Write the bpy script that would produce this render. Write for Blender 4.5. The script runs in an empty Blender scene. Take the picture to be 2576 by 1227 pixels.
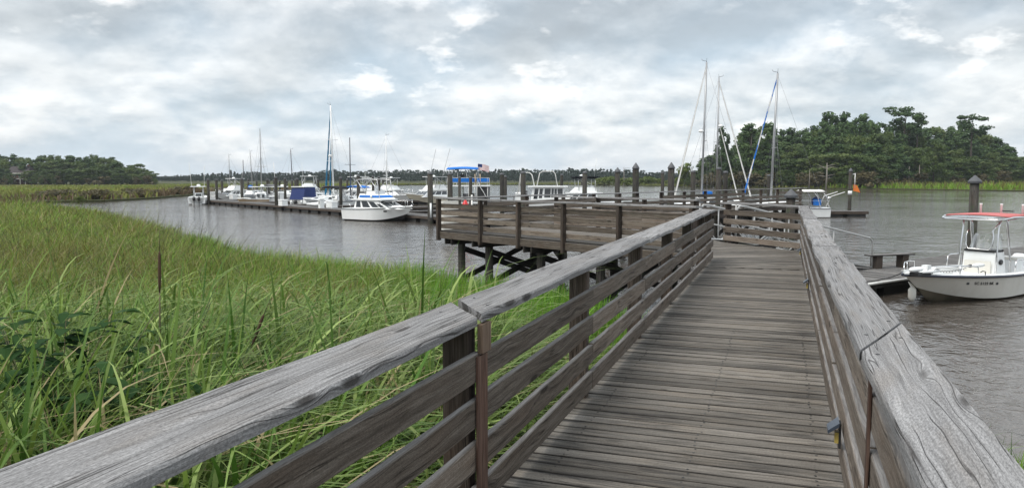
import bpy, bmesh, math, random
import numpy as np
from mathutils import Vector, Matrix
random.seed(7); RNG = np.random.default_rng(11)
SC = bpy.context.scene; COL = SC.collection
PI = math.pi; R = math.radians
CAMZ = 3.62; FPX = 1935.0; PITCH = math.atan((613.5-446)/FPX)
ZD = 1.90                                   # boardwalk deck level above the water
def at(x, Y):                               # a column of the photo at a measured distance -> world x, y
    return ((x-1288)/FPX*Y, Y)
def hz(y, Y):                               # height of a row of the photo at a measured distance
    return CAMZ-(y-446)/FPX*Y
# ------------------------------------------------------------------ mesh builder
class MB:
    def __init__(s): s.v=[]; s.f=[]; s.uv=[]; s.t=[]; s.m=[]; s.sm=[]
    def add(s, vs, fs, uvs=None, tint=.5, mi=0, smooth=False):
        o=len(s.v); s.v += [tuple(p) for p in vs]; s.t += [tint]*len(vs)
        for k,f in enumerate(fs):
            s.f.append([o+i for i in f]); s.m.append(mi); s.sm.append(smooth)
            s.uv += (uvs[k] if uvs else [(0,0)]*len(f))
        return s
    def box(s, c, d, rz=0, mi=0, tint=.5, taper=1.0):
        hx,hy,hh=d[0]/2,d[1]/2,d[2]/2; ca,sa=math.cos(rz),math.sin(rz); vs=[]
        for z,k in ((-hh,1),(hh,taper)):
            for x,y in ((-hx,-hy),(hx,-hy),(hx,hy),(-hx,hy)):
                vs.append((c[0]+(x*ca-y*sa)*k, c[1]+(x*sa+y*ca)*k, c[2]+z))
        return s.add(vs,[(3,2,1,0),(4,5,6,7),(0,1,5,4),(1,2,6,5),(2,3,7,6),(3,0,4,7)],None,tint,mi)
    def hexa(s, vs, mi=0, tint=.5):          # 8 corners: bottom ring then top ring
        return s.add(vs,[(3,2,1,0),(4,5,6,7),(0,1,5,4),(1,2,6,5),(2,3,7,6),(3,0,4,7)],None,tint,mi)
    def board(s, p0, p1, w, t, up=(0,0,1), seg=1, wob=0.0, tint=None, ch=.006, skew0=0, skew1=0):
        """chamfered plank: w across (along `up` x dir), t along `up`; uv in metres along and across the grain"""
        p0=Vector(p0); p1=Vector(p1); d=p1-p0; L=d.length; d.normalize(); up=Vector(up); sd=d.cross(up).normalized(); up=sd.cross(d).normalized()
        a,b=w/2,t/2; ch=min(ch,a*.4,b*.4)
        sec=[(-a,-b+ch),(-a,b-ch),(-a+ch,b),(a-ch,b),(a,b-ch),(a,-b+ch),(a-ch,-b),(-a+ch,-b)]
        per=[0]; 
        for i in range(8):
            q=sec[i]; r=sec[(i+1)%8]; per.append(per[-1]+math.hypot(q[0]-r[0],q[1]-r[1]))
        tint=random.random() if tint is None else tint
        ou,ov=random.random()*90,random.random()*90; vs=[]; us=[]
        nz=[random.uniform(-1,1) for _ in range(seg+2)]; nw=[random.uniform(-1,1) for _ in range(seg+2)]; nv=[random.uniform(-1,1) for _ in range(seg+2)]
        for k in range(seg+1):
            q=k/seg
            for (x,y) in sec:
                ex=0
                if k==0: ex=skew0*x/a
                if k==seg: ex=skew1*x/a
                ww=wob*(nw[k] if x<0 else nv[k]); zz=wob*.5*nz[k]
                vs.append(p0+d*(L*q+ex)+sd*(x+ww)+up*(y+zz))
            us.append(ou+L*q)
        fs=[];uv=[]
        for k in range(seg):
            for i in range(8):
                j=(i+1)%8; fs.append((k*8+i,k*8+j,(k+1)*8+j,(k+1)*8+i))
                v0=ov+per[i]; v1=ov+per[i+1]; uv.append([(us[k],v0),(us[k],v1),(us[k+1],v1),(us[k+1],v0)])
        for ring,rev in ((0,False),(seg,True)):
            f=[ring*8+i for i in range(8)]; u=[(ou+sec[i][0]*.3, ov+sec[i][1]) for i in range(8)]
            if not rev: f=f[::-1]; u=u[::-1]
            fs.append(tuple(f)); uv.append(u)
        # make normals point out whatever the handedness
        return s.add(vs,[tuple(reversed(f)) for f in fs],[list(reversed(u)) for u in uv],tint)
    def tube(s, pts, r, n=8, mi=0, tint=.5, closed=False, caps=True):
        pts=[Vector(p) for p in pts]; N=len(pts); rr=r if isinstance(r,(list,tuple)) else [r]*N; vs=[]; prev=None
        for k,p in enumerate(pts):
            if closed: d=pts[(k+1)%N]-pts[k-1]
            else: d=pts[min(k+1,N-1)]-pts[max(k-1,0)]
            d.normalize()
            if prev is None:
                a=Vector((0,0,1)) if abs(d.z)<.9 else Vector((1,0,0)); u=d.cross(a).normalized()
            else: u=(prev-d*prev.dot(d)).normalized()
            prev=u; w=d.cross(u)
            for i in range(n):
                an=2*PI*i/n; vs.append(p+(u*math.cos(an)+w*math.sin(an))*rr[k])
        fs=[]
        for k in range(N if closed else N-1):
            b=((k+1)%N)*n
            for i in range(n): fs.append((k*n+i,k*n+(i+1)%n,b+(i+1)%n,b+i))
        if caps and not closed: fs.append(tuple(range(n))[::-1]); fs.append(tuple((N-1)*n+i for i in range(n)))
        return s.add(vs,fs,None,tint,mi,True)
    def lathe(s, c, prof, n=12, mi=0, tint=.5, jit=0, smooth=True):   # prof: (radius, z)
        vs=[]; jj=[1+random.uniform(-jit,jit) for _ in range(n)]; fs=[]; uv=[]
        for r,z in prof:
            for i in range(n): an=2*PI*i/n; vs.append((c[0]+r*jj[i]*math.cos(an),c[1]+r*jj[i]*math.sin(an),c[2]+z))
        for k in range(len(prof)-1):
            for i in range(n):
                fs.append((k*n+i,k*n+(i+1)%n,(k+1)*n+(i+1)%n,(k+1)*n+i))
                v0=i/n*.9; v1=(i+1)/n*.9; z0=prof[k][1]; z1=prof[k+1][1]
                uv.append([(z0+c[0]*3,v0),(z0+c[0]*3,v1),(z1+c[0]*3,v1),(z1+c[0]*3,v0)])
        fs.append(tuple(range(n))[::-1]); uv.append([(0,0)]*n); fs.append(tuple((len(prof)-1)*n+i for i in range(n))); uv.append([(0,0)]*n)
        return s.add(vs,fs,uv,tint,mi,smooth)
    def loft(s, rings, close=False, capa=True, capb=True, mi=0, smooth=True, tint=.5):
        n=len(rings[0]); vs=[p for r in rings for p in r]; fs=[]
        for k in range(len(rings)-1):
            for i in range(n if close else n-1):
                j=(i+1)%n; fs.append((k*n+i,k*n+j,(k+1)*n+j,(k+1)*n+i))
        if capa: fs.append(tuple(range(n))[::-1])
        if capb: fs.append(tuple((len(rings)-1)*n+i for i in range(n)))
        return s.add(vs,fs,None,tint,mi,smooth)
    def build(s, name, mat, parent=None, world=True, fixn=False):
        me=bpy.data.meshes.new(name); off=Vector((0,0,0))
        if parent is not None and world:
            p=parent
            while p is not None: off += p.location; p=p.parent
        me.from_pydata([(v[0]-off.x,v[1]-off.y,v[2]-off.z) for v in s.v],[],s.f)
        uvl=me.uv_layers.new(name='UVMap'); uvl.data.foreach_set('uv',np.array(s.uv,dtype=np.float32).ravel())
        ca=me.color_attributes.new('tint','FLOAT_COLOR','POINT'); t=np.array(s.t,dtype=np.float32); a=np.ones((len(t),4),np.float32); a[:,:3]=t[:,None]; ca.data.foreach_set('color',a.ravel())
        me.polygons.foreach_set('use_smooth',s.sm)
        mats=mat if isinstance(mat,(list,tuple)) else [mat]
        for mm in mats: me.materials.append(mm)
        if len(mats)>1: me.polygons.foreach_set('material_index',s.m)
        if fixn:
            b=bmesh.new(); b.from_mesh(me); bmesh.ops.recalc_face_normals(b,faces=b.faces); b.to_mesh(me); b.free()
        me.update(); o=bpy.data.objects.new(name,me); COL.objects.link(o)
        if parent is not None: o.parent=parent
        return o
def tag(o, label=None, cat=None, group=None, kind=None):
    if label: o['label']=label
    if cat: o['category']=cat
    if group: o['group']=group
    if kind: o['kind']=kind
    return o
def thing(name, label, cat, loc=(0,0,0), rz=0, group=None):
    o=bpy.data.objects.new(name,None); o.empty_display_size=.1; COL.objects.link(o); o.location=loc; o.rotation_euler=(0,0,rz)
    return tag(o,label,cat,group)
def textmesh(name, body, size, shear, ext, mat, parent, off=0., fn=None, spacing=1.0, align='CENTER'):
    cu=bpy.data.curves.new(name,'FONT'); cu.body=body; cu.size=size; cu.shear=shear; cu.extrude=ext; cu.offset=off; cu.align_x=align; cu.align_y='CENTER'; cu.space_character=spacing
    t=bpy.data.objects.new(name,cu); COL.objects.link(t); dg=bpy.context.evaluated_depsgraph_get(); me=bpy.data.meshes.new_from_object(t.evaluated_get(dg)); bpy.data.objects.remove(t); bpy.data.curves.remove(cu); me.name=name
    if fn:
        for v in me.vertices: v.co=fn(v.co)
    me.materials.clear(); me.materials.append(mat); o=bpy.data.objects.new(name,me); COL.objects.link(o); o.parent=parent; return o
def sub(name, parent):
    o=bpy.data.objects.new(name,None); COL.objects.link(o); o.parent=parent; return o
def dup(root, loc, rz=0, sc=None, label=None, group=None):
    r=root.copy(); COL.objects.link(r); r.location=loc; r.rotation_euler=(0,0,rz)
    if sc: r.scale=sc
    if label: r['label']=label
    if group: r['group']=group
    for ch in list(root.children):
        c=ch.copy(); COL.objects.link(c); c.parent=r
        for g in list(ch.children):
            d=g.copy(); COL.objects.link(d); d.parent=c
    return r
# ------------------------------------------------------------------ materials
class NT:
    def __init__(s, name):
        s.mat=bpy.data.materials.new(name); s.mat.use_nodes=True; s.n=s.mat.node_tree.nodes; s.l=s.mat.node_tree.links
        s.b=s.n['Principled BSDF']; s.out=s.n['Material Output']
    def node(s, ty, **kw):
        o=s.n.new(ty)
        for k,v in kw.items():
            if k.startswith('i_'): o.inputs[int(k[2:]) if k[2:].isdigit() else k[2:]].default_value=v
            else: setattr(o,k,v)
        return o
    def link(s,a,b): s.l.new(a,b)
    def math(s, op, a, b=None, clamp=False):
        o=s.n.new('ShaderNodeMath'); o.operation=op; o.use_clamp=clamp
        for i,x in enumerate((a,b)):
            if x is None: continue
            if isinstance(x,(int,float)): o.inputs[i].default_value=x
            else: s.l.new(x,o.inputs[i])
        return o.outputs[0]
    def noise(s, vec, scale, detail=3, rough=.5, dist=0):
        o=s.n.new('ShaderNodeTexNoise'); o.inputs['Scale'].default_value=scale; o.inputs['Detail'].default_value=detail; o.inputs['Roughness'].default_value=rough; o.inputs['Distortion'].default_value=dist
        if vec is not None: s.l.new(vec,o.inputs['Vector'])
        return o.outputs[0]
    def comb(s,x,y,z=0):
        o=s.n.new('ShaderNodeCombineXYZ')
        for i,q in enumerate((x,y,z)):
            if isinstance(q,(int,float)): o.inputs[i].default_value=q
            else: s.l.new(q,o.inputs[i])
        return o.outputs[0]
    def ramp(s, fac, stops):
        o=s.n.new('ShaderNodeValToRGB'); e=o.color_ramp.elements
        while len(e)<len(stops): e.new(.5)
        for k,(p,c) in enumerate(stops): e[k].position=p; e[k].color=(c[0],c[1],c[2],1) if not isinstance(c,(int,float)) else (c,c,c,1)
        s.l.new(fac,o.inputs[0]); return o.outputs[0]
    def mix(s, fac, a, b, mode='MIX'):
        o=s.n.new('ShaderNodeMix'); o.data_type='RGBA'; o.blend_type=mode
        for i,x in ((0,fac),(6,a),(7,b)):
            if isinstance(x,(int,float)): o.inputs[i].default_value=x
            elif isinstance(x,(tuple,list)): o.inputs[i].default_value=(x[0],x[1],x[2],1)
            else: s.l.new(x,o.inputs[i])
        return o.outputs[2]
    def bump(s, h, strength=.3, dist=.01):
        o=s.n.new('ShaderNodeBump'); o.inputs['Strength'].default_value=strength; o.inputs['Distance'].default_value=dist; s.l.new(h,o.inputs['Height']); s.l.new(o.outputs[0],s.b.inputs['Normal']); return o
    def fin(s, col=None, rough=.5, metal=0, spec=.5):
        if col is not None:
            if isinstance(col,(tuple,list)): s.b.inputs['Base Color'].default_value=(col[0],col[1],col[2],1)
            else: s.l.new(col,s.b.inputs['Base Color'])
        if isinstance(rough,(int,float)): s.b.inputs['Roughness'].default_value=rough
        else: s.l.new(rough,s.b.inputs['Roughness'])
        s.b.inputs['Metallic'].default_value=metal; s.b.inputs['Specular IOR Level'].default_value=spec
        return s.mat
def wood(name, dark, mid, light, warm, knots=.8, crack=1.0, fiber=95, stain=None, rough=.85, bump=.5, moss=None, top=None, con=.13, speck=0., side=None):
    n=NT(name); tc=n.node('ShaderNodeTexCoord'); sep=n.node('ShaderNodeSeparateXYZ'); n.link(tc.outputs['UV'],sep.inputs[0]); u,v=sep.outputs[0],sep.outputs[1]
    at_=n.node('ShaderNodeVertexColor'); at_.layer_name='tint'; ts=n.node('ShaderNodeSeparateColor'); n.link(at_.outputs[0],ts.inputs[0]); tint=ts.outputs[0]
    # knots push the grain sideways round them
    vo=n.node('ShaderNodeTexVoronoi'); vo.inputs['Scale'].default_value=1; n.link(n.comb(n.math('MULTIPLY',u,1.5),n.math('MULTIPLY',v,5.5)),vo.inputs['Vector'])
    kd=vo.outputs['Distance']; near=n.math('SUBTRACT',1,n.math('MULTIPLY',kd,2.4),True); kp=n.math('MULTIPLY',n.math('MULTIPLY',near,near),.05*knots)
    w1=n.noise(n.comb(n.math('MULTIPLY',u,1.6),n.math('MULTIPLY',v,7)),1,2)
    vv=n.math('ADD',n.math('ADD',v,n.math('MULTIPLY',w1,.075)),kp)
    fine=n.noise(n.comb(n.math('MULTIPLY',u,5.5),n.math('MULTIPLY',vv,fiber*1.6)),1,5,.65)
    ring=n.noise(n.comb(n.math('MULTIPLY',u,1.3),n.math('MULTIPLY',vv,fiber*.42)),1,3,.6)
    blot=n.noise(n.comb(n.math('MULTIPLY',u,1.7),n.math('MULTIPLY',v,5)),1,4,.6)
    g=n.math('ADD',n.math('MULTIPLY',fine,.5),n.math('MULTIPLY',ring,.5))
    c=n.ramp(g,[(.49-con,dark),(.49,mid),(.49+con,light)])
    c=n.mix(n.ramp(blot,[(.48,0),(.72,.55)]),c,warm)
    c=n.mix(n.ramp(n.noise(n.comb(n.math('MULTIPLY',u,.9),n.math('MULTIPLY',v,14)),1,5,.7),[(.50,0),(.68,.6)]),c,dark)
    crk=n.noise(n.comb(n.math('MULTIPLY',u,.75),n.math('MULTIPLY',vv,21)),1,2,.4)
    cl=n.math('SUBTRACT',1,n.math('MULTIPLY',n.math('ABSOLUTE',n.math('SUBTRACT',crk,.5)),48),True)
    cm=n.math('MULTIPLY',cl,n.ramp(n.noise(n.comb(n.math('MULTIPLY',u,1.1),n.math('MULTIPLY',v,3)),1,2),[(.44,0),(.50,crack)]))
    kn=n.math('MULTIPLY',n.ramp(kd,[(.085,1),(.15,0)]),knots,True)
    c=n.mix(n.math('MULTIPLY',n.math('MAXIMUM',cm,kn),.85),c,(dark[0]*.25,dark[1]*.22,dark[2]*.2))
    tv=n.math('ADD',.62,n.math('MULTIPLY',tint,.76)); tvc=n.node('ShaderNodeCombineColor'); 
    for i in range(3): n.link(tv,tvc.inputs[i])
    c=n.mix(1.0,c,tvc.outputs[0],'MULTIPLY')
    if speck:
        sn=n.noise(n.comb(n.math('MULTIPLY',u,70),n.math('MULTIPLY',vv,150)),1,3,.7); sp=n.ramp(sn,[(.35,1-speck),(.65,1+speck*.6)]); c=n.mix(1.0,c,sp,'MULTIPLY')
    if top is not None:                      # silvered upper edges
        ge=n.node('ShaderNodeNewGeometry'); sz=n.node('ShaderNodeSeparateXYZ'); n.link(ge.outputs['True Normal'],sz.inputs[0]); c=n.mix(n.math('MULTIPLY',n.ramp(sz.outputs[2],[(.6,0),(.85,1)]),top),c,n.ramp(g,[(.36,(.10,.095,.09)),(.50,(.19,.183,.178)),(.64,(.27,.265,.26))]))
    if side is not None:                     # shade of the gaps painted into the plank side faces
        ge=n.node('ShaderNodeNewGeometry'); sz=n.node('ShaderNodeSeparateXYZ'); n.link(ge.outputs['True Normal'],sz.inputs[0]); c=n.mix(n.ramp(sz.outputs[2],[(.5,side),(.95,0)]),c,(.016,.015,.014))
    if stain is not None:                    # damp black patches of the boards that hold water
        st=n.noise(n.comb(n.math('MULTIPLY',u,1.4),n.math('MULTIPLY',v,16)),1,5,.68); st2=n.noise(tc.outputs['Object'],.8,3,.6)
        f=n.math('MULTIPLY',n.ramp(st,[(.47,0),(.62,1)]),n.ramp(st2,[(.38,.12),(.58,stain)]))
        c=n.mix(f,c,(.022,.021,.021))
    if moss is not None:
        c=n.mix(n.math('MULTIPLY',n.ramp(n.noise(tc.outputs['Object'],3.2,4,.7),[(.5,0),(.66,1)]),moss),c,(.045,.06,.03))
    h=n.math('SUBTRACT',g,n.math('MULTIPLY',n.math('MAXIMUM',cm,kn),.8)); n.bump(h,bump,.006)
    return n.fin(c,rough,0,.25)
def paint(name, col, rough=.35, dirt=.15, dirtcol=(.3,.26,.2), scale=2.5, spec=.5, metal=0, streak=True):
    n=NT(name); tc=n.node('ShaderNodeTexCoord'); mp=n.node('ShaderNodeMapping'); mp.inputs['Scale'].default_value=(1,1,.35 if streak else 1); n.link(tc.outputs['Object'],mp.inputs[0])
    f=n.ramp(n.noise(mp.outputs[0],scale,5,.65),[(.45,0),(.8,dirt*2)])
    oi=n.node('ShaderNodeObjectInfo'); k=n.math('ADD',.92,n.math('MULTIPLY',oi.outputs['Random'],.08)); cc=n.node('ShaderNodeCombineColor')
    for i in range(3): n.link(k,cc.inputs[i])
    return n.fin(n.mix(f,n.mix(1.0,col,cc.outputs[0],'MULTIPLY'),dirtcol),rough,metal,spec)
M={}
M['cap']=wood('weathered_grey_cap_wood',(.117,.114,.112),(.218,.214,.213),(.322,.318,.316),(.185,.163,.142),1.0,1.0,120,bump=.8,con=.16,speck=.38)
M['rail']=wood('weathered_brown_rail_wood',(.066,.053,.042),(.148,.122,.098),(.225,.195,.165),(.135,.095,.067),.9,.8,80,top=.8,speck=.3)
M['railtop']=M['rail']
M['post']=wood('dark_post_wood',(.028,.022,.018),(.066,.052,.042),(.12,.098,.082),(.085,.054,.04),.6,.9,80)
M['fresh']=wood('reddish_unweathered_wood',(.045,.026,.019),(.11,.066,.049),(.17,.112,.086),(.13,.066,.045),.5,.6,70)
M['tan']=wood('split_end_grain_wood',(.07,.045,.03),(.17,.12,.085),(.26,.19,.14),(.18,.11,.07),.3,.6,70)
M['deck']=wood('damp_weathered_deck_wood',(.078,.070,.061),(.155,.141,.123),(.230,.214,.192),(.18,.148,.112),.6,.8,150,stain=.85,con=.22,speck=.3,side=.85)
M['pile']=wood('dark_creosote_pile_wood',(.012,.011,.010),(.034,.031,.028),(.07,.064,.056),(.06,.045,.034),.4,1.0,60,moss=.6)
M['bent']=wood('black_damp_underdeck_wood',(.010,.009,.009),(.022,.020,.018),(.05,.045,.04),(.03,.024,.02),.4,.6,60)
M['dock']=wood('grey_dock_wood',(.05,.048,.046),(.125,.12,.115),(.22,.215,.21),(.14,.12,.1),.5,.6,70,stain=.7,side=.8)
M['gel']=paint('white_gelcoat',(.84,.85,.84),.22,.07,(.5,.47,.4))
M['gelwarm']=paint('warm_white_gelcoat',(.70,.68,.62),.25,.12,(.42,.37,.28))
M['beige']=paint('beige_gelcoat',(.66,.60,.47),.25,.12,(.4,.33,.22))
M['tanhull']=paint('tan_gelcoat',(.52,.38,.24),.25,.12,(.3,.22,.14))
M['grime']=paint('algae_stained_hull_bottom',(.16,.135,.095),.6,.5,(.05,.05,.03))
M['glass']=paint('dark_window_glass',(.018,.022,.026),.06,.05,(.05,.05,.05),spec=.8)
M['black']=paint('black_rubber',(.015,.015,.016),.5,.15,(.06,.055,.05))
M['navyrub']=paint('dark_navy_rub_rail',(.03,.035,.055),.4,.15,(.1,.1,.1))
M['alu']=paint('dull_aluminium',(.60,.60,.60),.34,.15,(.3,.29,.27),metal=.85)
M['steel']=paint('polished_steel_tube',(.72,.72,.72),.16,.05,(.4,.4,.4),metal=1)
M['whitepipe']=paint('white_painted_tube',(.72,.72,.69),.4,.25,(.3,.25,.2))
M['gpipe']=paint('grey_aluminium_tube',(.40,.40,.39),.45,.25,(.25,.24,.22),metal=.2)
M['redc']=paint('faded_red_canvas',(.50,.15,.145),.9,.3,(.46,.24,.23),spec=.2)
M['bluec']=paint('bright_blue_canvas',(.015,.16,.55),.8,.1,(.05,.1,.3),spec=.2)
M['navyc']=paint('navy_canvas',(.028,.045,.14),.8,.2,(.05,.06,.12),spec=.2)
M['tealc']=paint('teal_furled_sail_cover',(.012,.13,.24),.8,.2,(.02,.08,.12),spec=.2)
M['blackc']=paint('black_canvas',(.014,.015,.022),.85,.2,(.05,.05,.06),spec=.2)
M['sail']=paint('furled_white_sail',(.70,.69,.66),.8,.2,(.45,.42,.38),spec=.2)
M['mastd']=paint('dark_anodised_mast',(.10,.10,.11),.4,.1,(.2,.2,.2),metal=.3)
M['mastg']=paint('grey_mast',(.34,.345,.35),.4,.1,(.2,.2,.2),metal=.4)
M['wire']=paint('rigging_wire',(.22,.22,.23),.4,.1,(.2,.2,.2),metal=.5)
M['orange']=paint('orange_sign_paint',(.75,.19,.025),.5,.1,(.5,.2,.05))
M['redp']=paint('red_extinguisher_paint',(.55,.02,.02),.35,.1,(.3,.05,.04))
M['grey']=paint('grey_canvas',(.10,.10,.105),.8,.2,(.2,.2,.2))
M['conc']=paint('dark_dock_float',(.022,.021,.02),.7,.3,(.06,.055,.045))
M['pv']=paint('solar_lamp_panel',(.035,.05,.075),.3,.05,(.1,.1,.1),spec=.8)
M['amber']=paint('amber_lamp_lens',(.5,.38,.1),.3,.05)
M['rock']=paint('grey_capping',(.075,.078,.085),.6,.3,(.12,.12,.12))
M['lead']=M['rock']
def clearmat():
    n=NT('clear_windscreen_plastic'); t=n.node('ShaderNodeBsdfTransparent'); t.inputs[0].default_value=(.80,.82,.80,1); g=n.node('ShaderNodeBsdfGlossy'); g.inputs['Roughness'].default_value=.08
    mx=n.node('ShaderNodeMixShader'); lw=n.node('ShaderNodeLayerWeight'); lw.inputs[0].default_value=.35; n.link(n.math('ADD',n.math('MULTIPLY',lw.outputs[1],.6),.08),mx.inputs[0]); n.link(t.outputs[0],mx.inputs[1]); n.link(g.outputs[0],mx.inputs[2]); n.link(mx.outputs[0],n.out.inputs[0]); return n.mat
M['clear']=clearmat()
def leafmat(name, stops, trans=.35, rough=.55, objrand=.5, attr='tint', spec=.3):
    n=NT(name); a=n.node('ShaderNodeVertexColor'); a.layer_name=attr; s=n.node('ShaderNodeSeparateColor'); n.link(a.outputs[0],s.inputs[0]); oi=n.node('ShaderNodeObjectInfo')
    f=n.math('ADD',n.math('MULTIPLY',s.outputs[0],1-objrand),n.math('MULTIPLY',oi.outputs['Random'],objrand))
    c=n.ramp(f,stops); n.fin(c,rough,0,spec); tr=n.node('ShaderNodeBsdfTranslucent'); n.link(c,tr.inputs[0]); mx=n.node('ShaderNodeMixShader'); mx.inputs[0].default_value=trans
    n.link(n.b.outputs[0],mx.inputs[1]); n.link(tr.outputs[0],mx.inputs[2]); n.link(mx.outputs[0],n.out.inputs[0]); return n.mat
M['pine']=leafmat('pine_needles',[(0,(.027,.053,.016)),(.5,(.054,.100,.028)),(1,(.098,.155,.042))],.2)
M['broad']=leafmat('broad_leaves',[(0,(.034,.060,.015)),(.5,(.072,.112,.026)),(1,(.14,.175,.048))],.25)
M['olive']=leafmat('olive_brown_bush_leaves',[(0,(.055,.050,.025)),(.5,(.095,.080,.036)),(1,(.14,.125,.055))],.25)
M['lime']=leafmat('yellow_green_bush_leaves',[(0,(.06,.09,.015)),(.5,(.13,.17,.03)),(1,(.22,.24,.06))],.3)
M['farleaf']=leafmat('far_forest_leaves',[(0,(.014,.026,.020)),(.5,(.026,.044,.030)),(1,(.045,.066,.040))],.1,objrand=0)
M['bark']=paint('bark',(.075,.062,.05),.9,.4,(.03,.025,.02),4)
M['deadbark']=paint('bleached_dead_wood',(.26,.235,.20),.9,.3,(.12,.1,.09),4)
M['brick']=paint('dark_brick',(.12,.055,.042),.85,.3,(.06,.03,.025),6)
M['roof']=paint('brown_shingle_roof',(.045,.036,.036),.9,.3,(.02,.02,.02),6)
def grassmat():
    n=NT('grass_blades'); a=n.node('ShaderNodeVertexColor'); a.layer_name='col'; n.fin(a.outputs[0],.55,0,.2); tr=n.node('ShaderNodeBsdfTranslucent'); n.link(a.outputs[0],tr.inputs[0]); mx=n.node('ShaderNodeMixShader'); mx.inputs[0].default_value=.35
    n.link(n.b.outputs[0],mx.inputs[1]); n.link(tr.outputs[0],mx.inputs[2]); n.link(mx.outputs[0],n.out.inputs[0]); return n.mat
M['grass']=grassmat()
def groundmat():
    n=NT('marsh_mud'); tc=n.node('ShaderNodeTexCoord'); a=n.noise(tc.outputs['Object'],.25,6,.65); b=n.noise(tc.outputs['Object'],6,4,.6)
    c=n.ramp(a,[(.35,(.035,.040,.015)),(.55,(.060,.070,.022)),(.7,(.085,.075,.035))]); c=n.mix(n.ramp(b,[(.4,.0),(.7,.6)]),c,(.03,.024,.015)); n.bump(b,.6,.1); return n.fin(c,.9,0,.2)
M['ground']=groundmat()
def watermat():
    n=NT('river_water'); tc=n.node('ShaderNodeTexCoord'); mp=n.node('ShaderNodeMapping'); n.link(tc.outputs['Object'],mp.inputs[0]); mp.inputs['Scale'].default_value=(.85,.72,1); mp.inputs['Rotation'].default_value=(0,0,R(-14))
    a=n.noise(mp.outputs[0],1.25,3,.55,.6); b=n.noise(mp.outputs[0],4.2,3,.6,.5); c=n.noise(mp.outputs[0],.16,2,.5); patch=n.ramp(n.noise(tc.outputs['Object'],.045,3,.55),[(.35,.35),(.65,1)])
    h=n.math('ADD',n.math('MULTIPLY',a,.70),n.math('ADD',n.math('MULTIPLY',b,.30),n.math('MULTIPLY',c,.6))); h=n.math('MULTIPLY',h,patch)
    bm=n.bump(h,1.0,.17); n.b.inputs['IOR'].default_value=1.33
    return n.fin((.070,.059,.049),.06,0,.5)
M['water']=watermat()
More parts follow.
